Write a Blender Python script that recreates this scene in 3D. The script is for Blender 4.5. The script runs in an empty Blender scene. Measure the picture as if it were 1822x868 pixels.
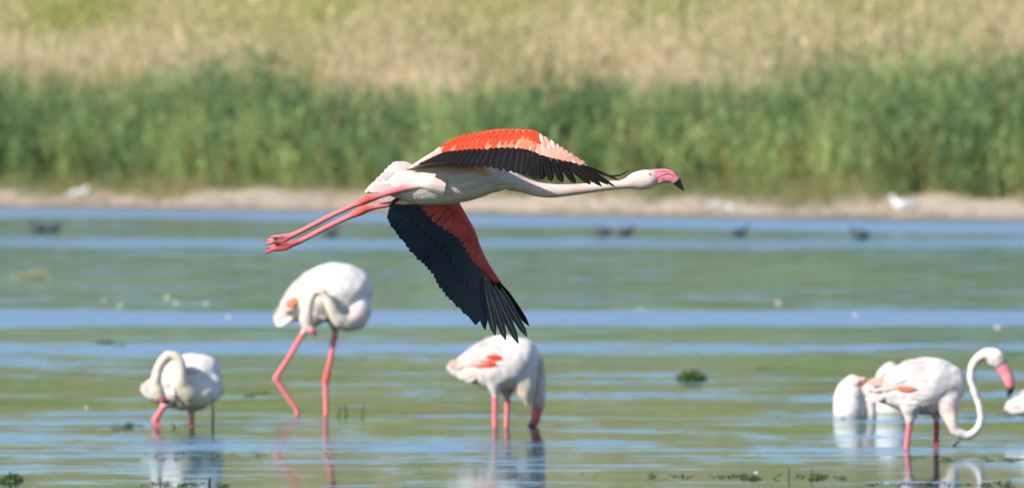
import bpy, math, random
import numpy as np
from mathutils import Vector, kdtree

random.seed(7); RNG = np.random.default_rng(7)
scene = bpy.context.scene
COL = scene.collection

# ------------------------------------------------------------------ camera, sky, sun, exposure
CH = 1.5            # camera height above the water (m)
F = 14400.0         # focal length in photograph pixels (photograph is 1822 wide)
HZ = 290.0          # horizon row in the photograph
cam = bpy.data.cameras.new('camera'); cam_o = bpy.data.objects.new('camera', cam); COL.objects.link(cam_o)
cam.sensor_width = 36.0; cam.lens = F / 1822 * 36.0
cam.clip_start = 0.5; cam.clip_end = 6000
cam_o.location = (0, 0, CH)
cam_o.rotation_euler = (math.radians(90) - math.atan((434 - HZ) / F), 0, 0)
cam.dof.use_dof = True; cam.dof.focus_distance = 29.95; cam.dof.aperture_fstop = 6.4
scene.camera = cam_o

SUN = Vector((-0.70, -0.48, 0.53)).normalized()
world = bpy.data.worlds.new('World'); scene.world = world; world.use_nodes = True
wn = world.node_tree; wn.nodes.clear()
sky = wn.nodes.new('ShaderNodeTexSky'); sky.sky_type = 'NISHITA'; sky.sun_disc = False
sky.sun_elevation = math.asin(SUN.z); sky.sun_rotation = math.atan2(SUN.x, SUN.y)
sky.air_density = 0.9; sky.dust_density = 0.0; sky.ozone_density = 2.0
bg = wn.nodes.new('ShaderNodeBackground'); bg.inputs['Strength'].default_value = 0.12
wo = wn.nodes.new('ShaderNodeOutputWorld')
wn.links.new(sky.outputs[0], bg.inputs[0]); wn.links.new(bg.outputs[0], wo.inputs[0])
sl = bpy.data.lights.new('sun', 'SUN'); sl.energy = 4.2; sl.angle = math.radians(0.6); sl.color = (1.0, 0.93, 0.82)
so = bpy.data.objects.new('sun', sl); COL.objects.link(so); so.location = (-40, -40, 60)
so.rotation_euler = SUN.to_track_quat('Z', 'Y').to_euler()

scene.view_settings.view_transform = 'Standard'; scene.view_settings.look = 'None'
scene.view_settings.exposure = 0.72; scene.view_settings.gamma = 1.0
scene.render.engine = 'CYCLES'
scene.cycles.use_denoising = True
scene.cycles.max_bounces = 6; scene.cycles.glossy_bounces = 3; scene.cycles.diffuse_bounces = 3
scene.cycles.caustics_reflective = False; scene.cycles.caustics_refractive = False

# ------------------------------------------------------------------ helpers
def P(px, py, d):
    """a point seen at photograph pixel (px, py), d metres away"""
    return np.array(((px - 911.0) * d / F, d, CH + (HZ - py) * d / F))

def row_d(py):
    """distance of the water surface seen at that row"""
    return CH * F / (py - HZ)

def tag(o, label=None, cat=None, group=None, kind=None):
    if label: o['label'] = label
    if cat: o['category'] = cat
    if group: o['group'] = group
    if kind: o['kind'] = kind
    return o

def empty(name, loc):
    o = bpy.data.objects.new(name, None); COL.objects.link(o)
    o.location = tuple(loc); o.empty_display_size = 0.1
    return o

def mesh_obj(name, verts, faces, mat, parent=None, smooth=True, uvs=None, cols=None, loc=None):
    me = bpy.data.meshes.new(name)
    me.from_pydata([tuple(v) for v in verts], [], [tuple(f) for f in faces])
    if smooth: me.polygons.foreach_set('use_smooth', np.ones(len(me.polygons), dtype=bool))
    if uvs is not None:
        ul = me.uv_layers.new(name='UVMap')
        li = np.empty(len(me.loops), dtype=np.int32); me.loops.foreach_get('vertex_index', li)
        ul.data.foreach_set('uv', np.asarray(uvs, dtype=np.float32)[li].ravel())
    if cols is not None: set_cols(me, cols)
    if mat is not None: me.materials.append(mat)
    me.update()
    o = bpy.data.objects.new(name, me); COL.objects.link(o)
    if parent is not None: o.parent = parent
    if loc is not None: o.location = tuple(loc)
    return o

def set_cols(me, cols):
    at = me.color_attributes.new('tint', 'FLOAT_COLOR', 'POINT')
    c = np.ones((len(me.vertices), 4), dtype=np.float32); c[:, :3] = np.asarray(cols)[:, :3]
    at.data.foreach_set('color', c.ravel())

def big_mesh(name, verts, tris, mat, cols=None, smooth=False):
    """fast mesh from numpy triangles"""
    me = bpy.data.meshes.new(name)
    n = len(verts); m = len(tris)
    me.vertices.add(n); me.vertices.foreach_set('co', np.asarray(verts, dtype=np.float32).ravel())
    me.loops.add(3 * m); me.loops.foreach_set('vertex_index', np.asarray(tris, dtype=np.int32).ravel())
    me.polygons.add(m); me.polygons.foreach_set('loop_start', np.arange(0, 3 * m, 3, dtype=np.int32))
    if smooth: me.polygons.foreach_set('use_smooth', np.ones(m, dtype=bool))
    me.update(calc_edges=True)
    if cols is not None: set_cols(me, cols)
    me.materials.append(mat)
    o = bpy.data.objects.new(name, me); COL.objects.link(o)
    return o

def catmull(arr, n):
    """resample rows of arr (any columns) to n rows along a Catmull-Rom spline"""
    a = np.asarray(arr, float); k = len(a)
    if k == 2:
        t = np.linspace(0, 1, n)[:, None]; return a[0] * (1 - t) + a[1] * t
    e = np.vstack((2 * a[0] - a[1], a, 2 * a[-1] - a[-2]))
    out = []
    for t in np.linspace(0, k - 1, n):
        i = min(int(t), k - 2); f = t - i
        p0, p1, p2, p3 = e[i], e[i + 1], e[i + 2], e[i + 3]
        out.append(0.5 * ((2 * p1) + (-p0 + p2) * f + (2 * p0 - 5 * p1 + 4 * p2 - p3) * f * f + (-p0 + 3 * p1 - 3 * p2 + p3) * f ** 3))
    return np.array(out)

def nrm(v):
    v = np.asarray(v, float); l = np.linalg.norm(v)
    return v / l if l > 1e-12 else v

class Loft:
    """elliptical sections along a path: rows x, y, z, ru (across, in the x-z plane), rv (in depth), r, g, b"""
    def __init__(self, rows, n=48, seg=20):
        a = catmull(rows, n); self.a = a; self.seg = seg
        self.c = a[:, :3]; self.ru = np.maximum(a[:, 3], 0.0006); self.rv = np.maximum(a[:, 4], 0.0006); self.col = np.clip(a[:, 5:8], 0, 1)
        T = np.gradient(self.c, axis=0); T /= np.linalg.norm(T, axis=1)[:, None] + 1e-12
        Y = np.array((0, 1.0, 0)); V = Y - T * (T @ Y)[:, None]; V /= np.linalg.norm(V, axis=1)[:, None] + 1e-9
        self.T = T; self.V = V; self.U = np.cross(V, T)      # T along +x: U = up
        self.U = np.cross(V, T) * -1 if False else np.cross(T, V)
    def pt(self, i, ang, lift=0.0):
        return self.c[i] + self.U[i] * math.cos(ang) * (self.ru[i] + lift) + self.V[i] * math.sin(ang) * (self.rv[i] + lift)
    def geo(self):
        n, s = len(self.c), self.seg
        th = np.linspace(0, 2 * math.pi, s, endpoint=False)
        v = (self.c[:, None] + self.U[:, None] * (np.cos(th)[None, :, None] * self.ru[:, None, None])
             + self.V[:, None] * (np.sin(th)[None, :, None] * self.rv[:, None, None])).reshape(-1, 3)
        col = np.repeat(self.col, s, axis=0)
        f = []
        for i in range(n - 1):
            for j in range(s):
                a, b = i * s + j, i * s + (j + 1) % s
                f.append((a, b, b + s, a + s))
        f.append(tuple(range(s))[::-1]); f.append(tuple(range((n - 1) * s, n * s)))
        return v, f, col

def join_geo(gs):
    V, Fc, C, o = [], [], [], 0
    for v, f, c in gs:
        V.append(v); C.append(c); Fc += [tuple(i + o for i in q) for q in f]; o += len(v)
    return np.vstack(V), Fc, np.vstack(C)

def fused(name, gs, voxel, mat, parent, origin, smooth_it=4, tint=None, ruffle=False):
    """one continuous skin grown over several lofts"""
    v, f, c = join_geo(gs)
    me = bpy.data.meshes.new('tmp'); me.from_pydata([tuple(p) for p in v], [], f)
    o = bpy.data.objects.new('tmp', me); COL.objects.link(o)
    m = o.modifiers.new('r', 'REMESH'); m.mode = 'VOXEL'; m.voxel_size = voxel
    s = o.modifiers.new('s', 'SMOOTH'); s.factor = 0.5; s.iterations = smooth_it
    dg = bpy.context.evaluated_depsgraph_get()
    me2 = bpy.data.meshes.new_from_object(o.evaluated_get(dg))
    bpy.data.objects.remove(o); bpy.data.meshes.remove(me)
    me2.name = name
    kd = kdtree.KDTree(len(v))
    for i, p in enumerate(v): kd.insert(p, i)
    kd.balance()
    n = len(me2.vertices); co = np.empty(n * 3, dtype=np.float32); me2.vertices.foreach_get('co', co); co = co.reshape(-1, 3)
    cols = np.empty((n, 3))
    for i in range(n):
        hits = kd.find_n(co[i], 3); w = np.array([1 / (h[2] + 1e-4) for h in hits]); w /= w.sum()
        cols[i] = sum(wi * c[h[1]] for wi, h in zip(w, hits))
    if tint is not None: cols = tint(co, cols)
    if ruffle:
        nr = np.empty(n * 3, dtype=np.float32); me2.vertices.foreach_get('normal', nr); nr = nr.reshape(-1, 3)
        white = np.clip((cols[:, 1] / (cols[:, 0] + 1e-6) - 0.55) / 0.25, 0, 1)     # plumage only, not legs
        rr = np.random.default_rng(n); w = np.zeros(n)
        for _ in range(14):
            dvec = rr.normal(0, 1, 3); dvec *= rr.uniform(35, 150) / np.linalg.norm(dvec); w += np.sin(co @ dvec + rr.uniform(0, 6.28)) * 30 / np.linalg.norm(dvec)
        co = co + nr * (white * w * 0.0016)[:, None].astype(np.float32)
    me2.vertices.foreach_set('co', (co - np.asarray(origin, dtype=np.float32)).ravel())
    for a in list(me2.color_attributes): me2.color_attributes.remove(a)
    set_cols(me2, cols)
    me2.polygons.foreach_set('use_smooth', np.ones(len(me2.polygons), dtype=bool))
    me2.materials.clear(); me2.materials.append(mat); me2.update()
    ob = bpy.data.objects.new(name, me2); COL.objects.link(ob); ob.parent = parent
    return ob

# ------------------------------------------------------------------ materials
def new_mat(name):
    m = bpy.data.materials.new(name); m.use_nodes = True
    nt = m.node_tree; b = nt.nodes['Principled BSDF']
    return m, nt, b

def N(nt, typ, **kw):
    n = nt.nodes.new(typ)
    for k, v in kw.items():
        if k in n.inputs.keys(): n.inputs[k].default_value = v
        else: setattr(n, k, v)
    return n

def math_node(nt, op, a, b=None, clamp=False):
    n = nt.nodes.new('ShaderNodeMath'); n.operation = op; n.use_clamp = clamp
    for i, s in enumerate((a, b)):
        if s is None: continue
        if isinstance(s, (int, float)): n.inputs[i].default_value = s
        else: nt.links.new(s, n.inputs[i])
    return n.outputs[0]

def mix_col(nt, fac, a, b, mode='MIX'):
    n = nt.nodes.new('ShaderNodeMix'); n.data_type = 'RGBA'; n.blend_type = mode
    for s, i in ((fac, 0), (a, 6), (b, 7)):
        if isinstance(s, (int, float)): n.inputs[i].default_value = s
        elif isinstance(s, tuple): n.inputs[i].default_value = (*s, 1)[:4]
        else: nt.links.new(s, n.inputs[i])
    return n.outputs[2]

def tinted_mat(name, rough=0.8, noise_scale=60, noise_amt=0.12, bump=0.25, bump_scale=140, spec=0.2, sheen=0.0, bump_dist=0.003, trans=0.0):
    """colour comes from the mesh's own tint, broken up by fine noise"""
    m, nt, b = new_mat(name)
    at = N(nt, 'ShaderNodeAttribute', attribute_name='tint')
    tc = N(nt, 'ShaderNodeTexCoord')
    nz = N(nt, 'ShaderNodeTexNoise', Scale=noise_scale, Detail=4.0); nt.links.new(tc.outputs['Object'], nz.inputs['Vector'])
    mr = N(nt, 'ShaderNodeMapRange'); nt.links.new(nz.outputs[0], mr.inputs[0])
    mr.inputs[1].default_value = 0.3; mr.inputs[2].default_value = 0.7; mr.inputs[3].default_value = 1 - noise_amt; mr.inputs[4].default_value = 1 + noise_amt * 0.4
    cc = N(nt, 'ShaderNodeCombineColor')
    for i in range(3): nt.links.new(mr.outputs[0], cc.inputs[i])
    c = mix_col(nt, 1.0, at.outputs['Color'], cc.outputs[0], 'MULTIPLY')
    nt.links.new(c, b.inputs['Base Color'])
    b.inputs['Roughness'].default_value = rough; b.inputs['Specular IOR Level'].default_value = spec
    if sheen: b.inputs['Sheen Weight'].default_value = sheen
    if bump:
        n2 = N(nt, 'ShaderNodeTexNoise', Scale=bump_scale, Detail=3.0); nt.links.new(tc.outputs['Object'], n2.inputs['Vector'])
        bp = N(nt, 'ShaderNodeBump', Strength=bump, Distance=bump_dist); nt.links.new(n2.outputs[0], bp.inputs['Height'])
        nt.links.new(bp.outputs[0], b.inputs['Normal'])
    if trans:
        out = nt.nodes['Material Output']
        tr = N(nt, 'ShaderNodeBsdfTranslucent'); nt.links.new(c, tr.inputs[0])
        mx = N(nt, 'ShaderNodeMixShader'); mx.inputs[0].default_value = trans
        nt.links.new(b.outputs[0], mx.inputs[1]); nt.links.new(tr.outputs[0], mx.inputs[2]); nt.links.new(mx.outputs[0], out.inputs[0])
    return m

def feather_mat(name, col, edge, rough=0.65, spec=0.3, trans=0.15, shaft=(0.3, 0.25, 0.2), shaft_w=0.03, barb=0.25):
    """a vane with fine slanting barbs, a paler rim and a shaft down the middle"""
    m, nt, b = new_mat(name)
    uv = N(nt, 'ShaderNodeUVMap')
    sp = N(nt, 'ShaderNodeSeparateXYZ'); nt.links.new(uv.outputs[0], sp.inputs[0])
    au = math_node(nt, 'ABSOLUTE', math_node(nt, 'SUBTRACT', sp.outputs[0], 0.5))       # 0 at shaft, .5 at rim
    oi = N(nt, 'ShaderNodeObjectInfo')
    s = math_node(nt, 'ADD', math_node(nt, 'MULTIPLY', sp.outputs[1], 90.0), math_node(nt, 'MULTIPLY', au, -50.0))
    wv = math_node(nt, 'MULTIPLY_ADD', math_node(nt, 'SINE', s), 0.5 * barb)
    wv = math_node(nt, 'ADD', math_node(nt, 'MULTIPLY', math_node(nt, 'SINE', s), 0.5 * barb), 1.0 - 0.4 * barb)
    rnd = math_node(nt, 'ADD', math_node(nt, 'MULTIPLY', oi.outputs['Random'], 0.3), 0.82)
    wv = math_node(nt, 'MULTIPLY', wv, rnd)
    cc = N(nt, 'ShaderNodeCombineColor')
    for i in range(3): nt.links.new(wv, cc.inputs[i])
    rim = N(nt, 'ShaderNodeMapRange'); nt.links.new(au, rim.inputs[0]); rim.inputs[1].default_value = 0.34; rim.inputs[2].default_value = 0.5
    base = mix_col(nt, rim.outputs[0], col, edge)
    base = mix_col(nt, 1.0, base, cc.outputs[0], 'MULTIPLY')
    sh = math_node(nt, 'LESS_THAN', au, shaft_w)
    base = mix_col(nt, sh, base, shaft)
    nt.links.new(base, b.inputs['Base Color'])
    b.inputs['Roughness'].default_value = rough; b.inputs['Specular IOR Level'].default_value = spec
    bp = N(nt, 'ShaderNodeBump', Strength=0.3, Distance=0.001); nt.links.new(wv, bp.inputs['Height']); nt.links.new(bp.outputs[0], b.inputs['Normal'])
    if trans:
        out = nt.nodes['Material Output']
        tr = N(nt, 'ShaderNodeBsdfTranslucent'); nt.links.new(base, tr.inputs[0])
        mx = N(nt, 'ShaderNodeMixShader'); mx.inputs[0].default_value = trans
        nt.links.new(b.outputs[0], mx.inputs[1]); nt.links.new(tr.outputs[0], mx.inputs[2]); nt.links.new(mx.outputs[0], out.inputs[0])
    return m

WHITE = (0.77, 0.69, 0.66); PINKW = (0.70, 0.53, 0.49); CREAM = (0.70, 0.60, 0.49)
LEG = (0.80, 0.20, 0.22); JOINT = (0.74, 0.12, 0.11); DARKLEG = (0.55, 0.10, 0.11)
BILLP = (0.80, 0.24, 0.30); BLACK = (0.012, 0.011, 0.012)
M = {
    'plumage': tinted_mat('plumage', 0.85, 55, 0.12, 0.5, 110, 0.15, 0.15),
    'plumage_fine': tinted_mat('plumage_fine', 0.85, 90, 0.10, 0.35, 190, 0.15, 0.15),
    'bill': tinted_mat('bill', 0.4, 120, 0.12, 0.05, 200, 0.4),
    'f_white': feather_mat('f_white', (0.74, 0.66, 0.63), (0.78, 0.73, 0.71), 0.8, 0.15, 0.2, (0.7, 0.62, 0.55), 0.02, 0.12),
    'f_blush': feather_mat('f_blush', (0.76, 0.60, 0.56), (0.80, 0.72, 0.68), 0.8, 0.15, 0.2, (0.7, 0.55, 0.5), 0.02, 0.12),
    'f_pale': feather_mat('f_pale', (0.82, 0.55, 0.46), (0.85, 0.72, 0.66), 0.75, 0.15, 0.2, (0.75, 0.5, 0.4), 0.03, 0.15),
    'f_peach': feather_mat('f_peach', (0.82, 0.36, 0.25), (0.84, 0.56, 0.46), 0.75, 0.15, 0.2, (0.85, 0.62, 0.5), 0.05, 0.2),
    'f_salmon': feather_mat('f_salmon', (0.85, 0.20, 0.10), (0.86, 0.32, 0.20), 0.7, 0.2, 0.15, (0.8, 0.3, 0.2), 0.03, 0.18),
    'f_red': feather_mat('f_red', (0.86, 0.055, 0.015), (0.88, 0.10, 0.04), 0.65, 0.2, 0.15, (0.7, 0.05, 0.02), 0.02, 0.18),
    'f_crimson': feather_mat('f_crimson', (0.68, 0.10, 0.10), (0.74, 0.17, 0.16), 0.7, 0.2, 0.1, (0.6, 0.1, 0.1), 0.02, 0.18),
    'f_black': feather_mat('f_black', (0.006, 0.005, 0.006), (0.016, 0.013, 0.013), 0.65, 0.1, 0.0, (0.03, 0.025, 0.022), 0.03, 0.4),
    'f_blue_sheen': feather_mat('f_blue_sheen', (0.004, 0.012, 0.028), (0.007, 0.017, 0.036), 0.5, 0.3, 0.0, (0.02, 0.03, 0.045), 0.02, 0.3),  # black vane; the blue is sky and water sheen put into the colour
    'f_slate': feather_mat('f_slate', (0.03, 0.028, 0.03), (0.16, 0.14, 0.14), 0.45, 0.5, 0.0, (0.4, 0.36, 0.34), 0.035, 0.3),
}

def plain(name, col, rough=0.6, noise=0.2, scale=30, spec=0.3):
    m, nt, b = new_mat(name)
    tc = N(nt, 'ShaderNodeTexCoord'); nz = N(nt, 'ShaderNodeTexNoise', Scale=scale, Detail=4.0); nt.links.new(tc.outputs['Object'], nz.inputs['Vector'])
    c = mix_col(nt, nz.outputs[0], tuple(x * (1 - noise) for x in col), tuple(min(1, x * (1 + noise)) for x in col))
    nt.links.new(c, b.inputs['Base Color']); b.inputs['Roughness'].default_value = rough; b.inputs['Specular IOR Level'].default_value = spec
    return m
M['eye'] = plain('eye', (0.55, 0.42, 0.10), 0.15, 0.1)
M['pupil'] = plain('pupil', (0.01, 0.01, 0.01), 0.1, 0.1)
M['bark'] = plain('bark', (0.035, 0.04, 0.035), 0.8, 0.4, 60)
M['stalk'] = plain('stalk', (0.10, 0.09, 0.035), 0.8, 0.4, 60)
M['weed'] = tinted_mat('weed', 0.5, 30, 0.3, 0, 100, 0.4, trans=0.15)
M['reed'] = tinted_mat('reed', 0.6, 2.0, 0.25, 0, 100, 0.25, trans=0.38)
M['coot'] = tinted_mat('coot', 0.7, 40, 0.2, 0.2, 100, 0.3)

# ------------------------------------------------------------------ the setting: water, ground
def shore_y(x): return 238.0 - 40.0 * np.tanh((np.asarray(x, float) + 2.0) / 15.0)

def sstep(a, b, t):
    t = np.clip((t - a) / (b - a), 0, 1); return t * t * (3 - 2 * t)

def ground_z(x, y):
    s = y - shore_y(x)
    z = -0.30 + 0.35 * sstep(-6, 3, s) + 0.65 * sstep(3, 18, s) + 2.6 * sstep(24, 60, s) + 4.2 * sstep(55, 110, s) + 16.0 * sstep(95, 230, s)  # unseen upper slope raised so near water mirrors grass instead of pale sky
    z += (0.06 * np.sin(x * 0.9 + y * 0.13) + 0.05 * np.sin(x * 2.3 - y * 0.37)) * sstep(0, 8, s)
    return z

def water_material():
    m, nt, b = new_mat('water'); nt.nodes.remove(b); out = nt.nodes['Material Output']
    tc = N(nt, 'ShaderNodeTexCoord'); obj = tc.outputs['Object']
    sp = N(nt, 'ShaderNodeSeparateXYZ'); nt.links.new(obj, sp.inputs[0]); x, y = sp.outputs[0], sp.outputs[1]
    def noise(scale, detail=4.0, sx=1.0, sy=1.0, col=False, rough=0.5):
        mp = N(nt, 'ShaderNodeMapping'); mp.inputs['Scale'].default_value = (sx, sy, 1); nt.links.new(obj, mp.inputs['Vector'])
        nz = N(nt, 'ShaderNodeTexNoise', Scale=scale, Detail=detail, Roughness=rough); nt.links.new(mp.outputs[0], nz.inputs['Vector'])
        return nz.outputs[1] if col else nz.outputs[0]
    big, mid, fine = noise(0.13, 3), noise(0.55, 4, 0.7, 1.0), noise(2.6, 4, 0.3, 1.2)
    # matted algae: everywhere except the open lanes
    s = math_node(nt, 'ADD', math_node(nt, 'MULTIPLY', big, 0.8), math_node(nt, 'MULTIPLY', mid, 0.9))
    s = math_node(nt, 'ADD', s, math_node(nt, 'MULTIPLY', fine, 0.55))
    patch = noise(0.9, 6, 2.2, 0.45, rough=0.7)
    s = math_node(nt, 'ADD', s, math_node(nt, 'MULTIPLY', math_node(nt, 'SUBTRACT', patch, 0.38), 0.9))          # mean ~1.23
    warp = math_node(nt, 'ADD', y, math_node(nt, 'MULTIPLY', math_node(nt, 'SUBTRACT', noise(0.35, 5, 0.8, 1.0, rough=0.65), 0.5), 5.0))
    def lane(a, c, soft, amt, src=warp):
        m1 = N(nt, 'ShaderNodeMapRange'); m1.interpolation_type = 'SMOOTHSTEP'; nt.links.new(src, m1.inputs[0])
        m1.inputs[1].default_value = a - soft; m1.inputs[2].default_value = a + soft
        m2 = N(nt, 'ShaderNodeMapRange'); m2.interpolation_type = 'SMOOTHSTEP'; nt.links.new(src, m2.inputs[0])
        m2.inputs[1].default_value = c - soft; m2.inputs[2].default_value = c + soft; m2.inputs[3].default_value = 1; m2.inputs[4].default_value = 0
        return math_node(nt, 'MULTIPLY', math_node(nt, 'MULTIPLY', m1.outputs[0], m2.outputs[0]), amt)
    calm = s
    for a, c, soft, amt, ruf in LANES:
        ln = lane(a, c, soft, amt)
        s = math_node(nt, 'SUBTRACT', s, ln); calm = math_node(nt, 'SUBTRACT', calm, math_node(nt, 'MULTIPLY', ln, ruf))
    # open strip along the shore: distance from the shoreline
    th = math_node(nt, 'TANH', math_node(nt, 'DIVIDE', math_node(nt, 'ADD', x, 2.0), 15.0))
    sd = math_node(nt, 'ADD', math_node(nt, 'SUBTRACT', y, 238.0), math_node(nt, 'MULTIPLY', th, 40.0))
    sdw = math_node(nt, 'ADD', sd, math_node(nt, 'MULTIPLY', math_node(nt, 'SUBTRACT', noise(0.08, 3), 0.5), 20.0))
    ln = lane(-36, 20, 6, 0.9, sdw); s = math_node(nt, 'SUBTRACT', s, ln); calm = math_node(nt, 'SUBTRACT', calm, ln)
    mask = N(nt, 'ShaderNodeMapRange'); mask.interpolation_type = 'SMOOTHSTEP'; nt.links.new(s, mask.inputs[0])
    mask.inputs[1].default_value = 0.96; mask.inputs[2].default_value = 1.50
    # ripples: the surface's tilt
    def ripples(scale, amp, sx=1.0, sy=1.0):
        c = noise(scale, 3.0, sx, sy, True, 0.6)
        v = N(nt, 'ShaderNodeVectorMath'); v.operation = 'SUBTRACT'; nt.links.new(c, v.inputs[0]); v.inputs[1].default_value = (0.5, 0.5, 0.5)
        w = N(nt, 'ShaderNodeVectorMath'); w.operation = 'MULTIPLY'; nt.links.new(v.outputs[0], w.inputs[0]); w.inputs[1].default_value = (amp * 0.6, amp, 0)
        return w.outputs[0]
    def add(a, c):
        v = N(nt, 'ShaderNodeVectorMath'); v.operation = 'ADD'; nt.links.new(a, v.inputs[0])
        if isinstance(c, tuple): v.inputs[1].default_value = c
        else: nt.links.new(c, v.inputs[1])
        return v.outputs[0]
    def scaled(a, f):
        v = N(nt, 'ShaderNodeVectorMath'); v.operation = 'SCALE'; nt.links.new(a, v.inputs[0])
        if isinstance(f, (int, float)): v.inputs['Scale'].default_value = f
        else: nt.links.new(f, v.inputs['Scale'])
        return v.outputs[0]
    rip = add(ripples(1.3, 1.0, 1.0, 1.6), ripples(7.0, 1.2, 0.7, 1.0))
    # where the breeze reaches the open lanes the water is ruffled, over and beside the mats it lies calm
    br = N(nt, 'ShaderNodeMapRange'); br.interpolation_type = 'SMOOTHSTEP'; nt.links.new(math_node(nt, 'ADD', calm, math_node(nt, 'MULTIPLY', math_node(nt, 'SUBTRACT', noise(2.6, 6, 0.26, 1.4, rough=0.72), 0.5), 2.1)), br.inputs[0])
    br.inputs[1].default_value = 0.72; br.inputs[2].default_value = 1.22; br.inputs[3].default_value = 1.0; br.inputs[4].default_value = 0.0
    ruffle = br.outputs[0]
    nor = N(nt, 'ShaderNodeVectorMath'); nor.operation = 'NORMALIZE'
    amp = math_node(nt, 'ADD', math_node(nt, 'MULTIPLY', ruffle, RIP[0]), RIP[2])
    nt.links.new(add(scaled(rip, amp), (0, 0, 1)), nor.inputs[0])
    gl = N(nt, 'ShaderNodeBsdfGlossy'); gl.inputs['Color'].default_value = (0.60, 0.72, 0.80, 1)
    nt.links.new(math_node(nt, 'ADD', math_node(nt, 'MULTIPLY', ruffle, RIP[1]), 0.05), gl.inputs['Roughness'])
    nt.links.new(nor.outputs[0], gl.inputs['Normal'])
    body = N(nt, 'ShaderNodeBsdfDiffuse'); body.inputs['Color'].default_value = (0.03, 0.06, 0.06, 1)
    wmix = N(nt, 'ShaderNodeMixShader'); wmix.inputs[0].default_value = 0.90
    nt.links.new(body.outputs[0], wmix.inputs[1]); nt.links.new(gl.outputs[0], wmix.inputs[2])
    # algae mats
    ac = N(nt, 'ShaderNodeValToRGB'); nt.links.new(math_node(nt, 'ADD', math_node(nt, 'MULTIPLY', noise(0.9, 5, 0.8, 1.0, rough=0.6), 0.55), math_node(nt, 'MULTIPLY', noise(1.3, 6, 2.0, 0.5, rough=0.7), 0.45)), ac.inputs[0])
    e = ac.color_ramp.elements; e[0].position = 0.30; e[0].color = (0.030, 0.062, 0.022, 1); e[1].position = 0.72; e[1].color = (0.27, 0.32, 0.10, 1)
    k = e.new(0.48); k.color = (0.125, 0.19, 0.055, 1)
    al = N(nt, 'ShaderNodeBsdfDiffuse'); nt.links.new(ac.outputs[0], al.inputs['Color'])
    gl2 = N(nt, 'ShaderNodeBsdfGlossy'); nt.links.new(math_node(nt, 'ADD', math_node(nt, 'MULTIPLY', lane(60, 400, 8, 0.26), math_node(nt, 'POWER', noise(0.5, 5, 1.4, 0.35, rough=0.7), 1.6)), 0.07), gl2.inputs['Roughness']); gl2.inputs['Color'].default_value = (0.62, 0.66, 0.64, 1)
    nor2 = N(nt, 'ShaderNodeVectorMath'); nor2.operation = 'NORMALIZE'; nt.links.new(add(scaled(rip, 0.008), (0, 0, 1)), nor2.inputs[0]); nt.links.new(nor2.outputs[0], gl2.inputs['Normal'])
    wet = N(nt, 'ShaderNodeMapRange'); nt.links.new(noise(1.1, 3), wet.inputs[0])
    wet.inputs[1].default_value = 0.35; wet.inputs[2].default_value = 0.7; wet.inputs[3].default_value = 0.22; wet.inputs[4].default_value = 0.70
    amix = N(nt, 'ShaderNodeMixShader'); nt.links.new(wet.outputs[0], amix.inputs[0])
    nt.links.new(al.outputs[0], amix.inputs[1]); nt.links.new(gl2.outputs[0], amix.inputs[2])
    fin = N(nt, 'ShaderNodeMixShader'); nt.links.new(mask.outputs[0], fin.inputs[0])
    nt.links.new(wmix.outputs[0], fin.inputs[1]); nt.links.new(amix.outputs[0], fin.inputs[2]); nt.links.new(fin.outputs[0], out.inputs[0])
    return m

RIP = (0.16, 0.36, 0.006)        # slope of ruffled ripples, their micro roughness, slope of calm water
# open-water lanes between the algae mats: from, to (m), softness, strength
LANES = [(36.0, 45.4, 0.9, 0.38, 0.08), (46.8, 48.4, 0.5, 0.22, 0.8), (51.0, 53.2, 0.6, 0.25, 0.8), (56.5, 58.5, 0.8, 0.2, 0.8), (64.5, 67.0, 0.8, 0.28, 1.0), (75.0, 81.8, 1.2, 1.0, 1.0), (142, 162, 4.0, 0.30, 1.0)]

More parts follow.
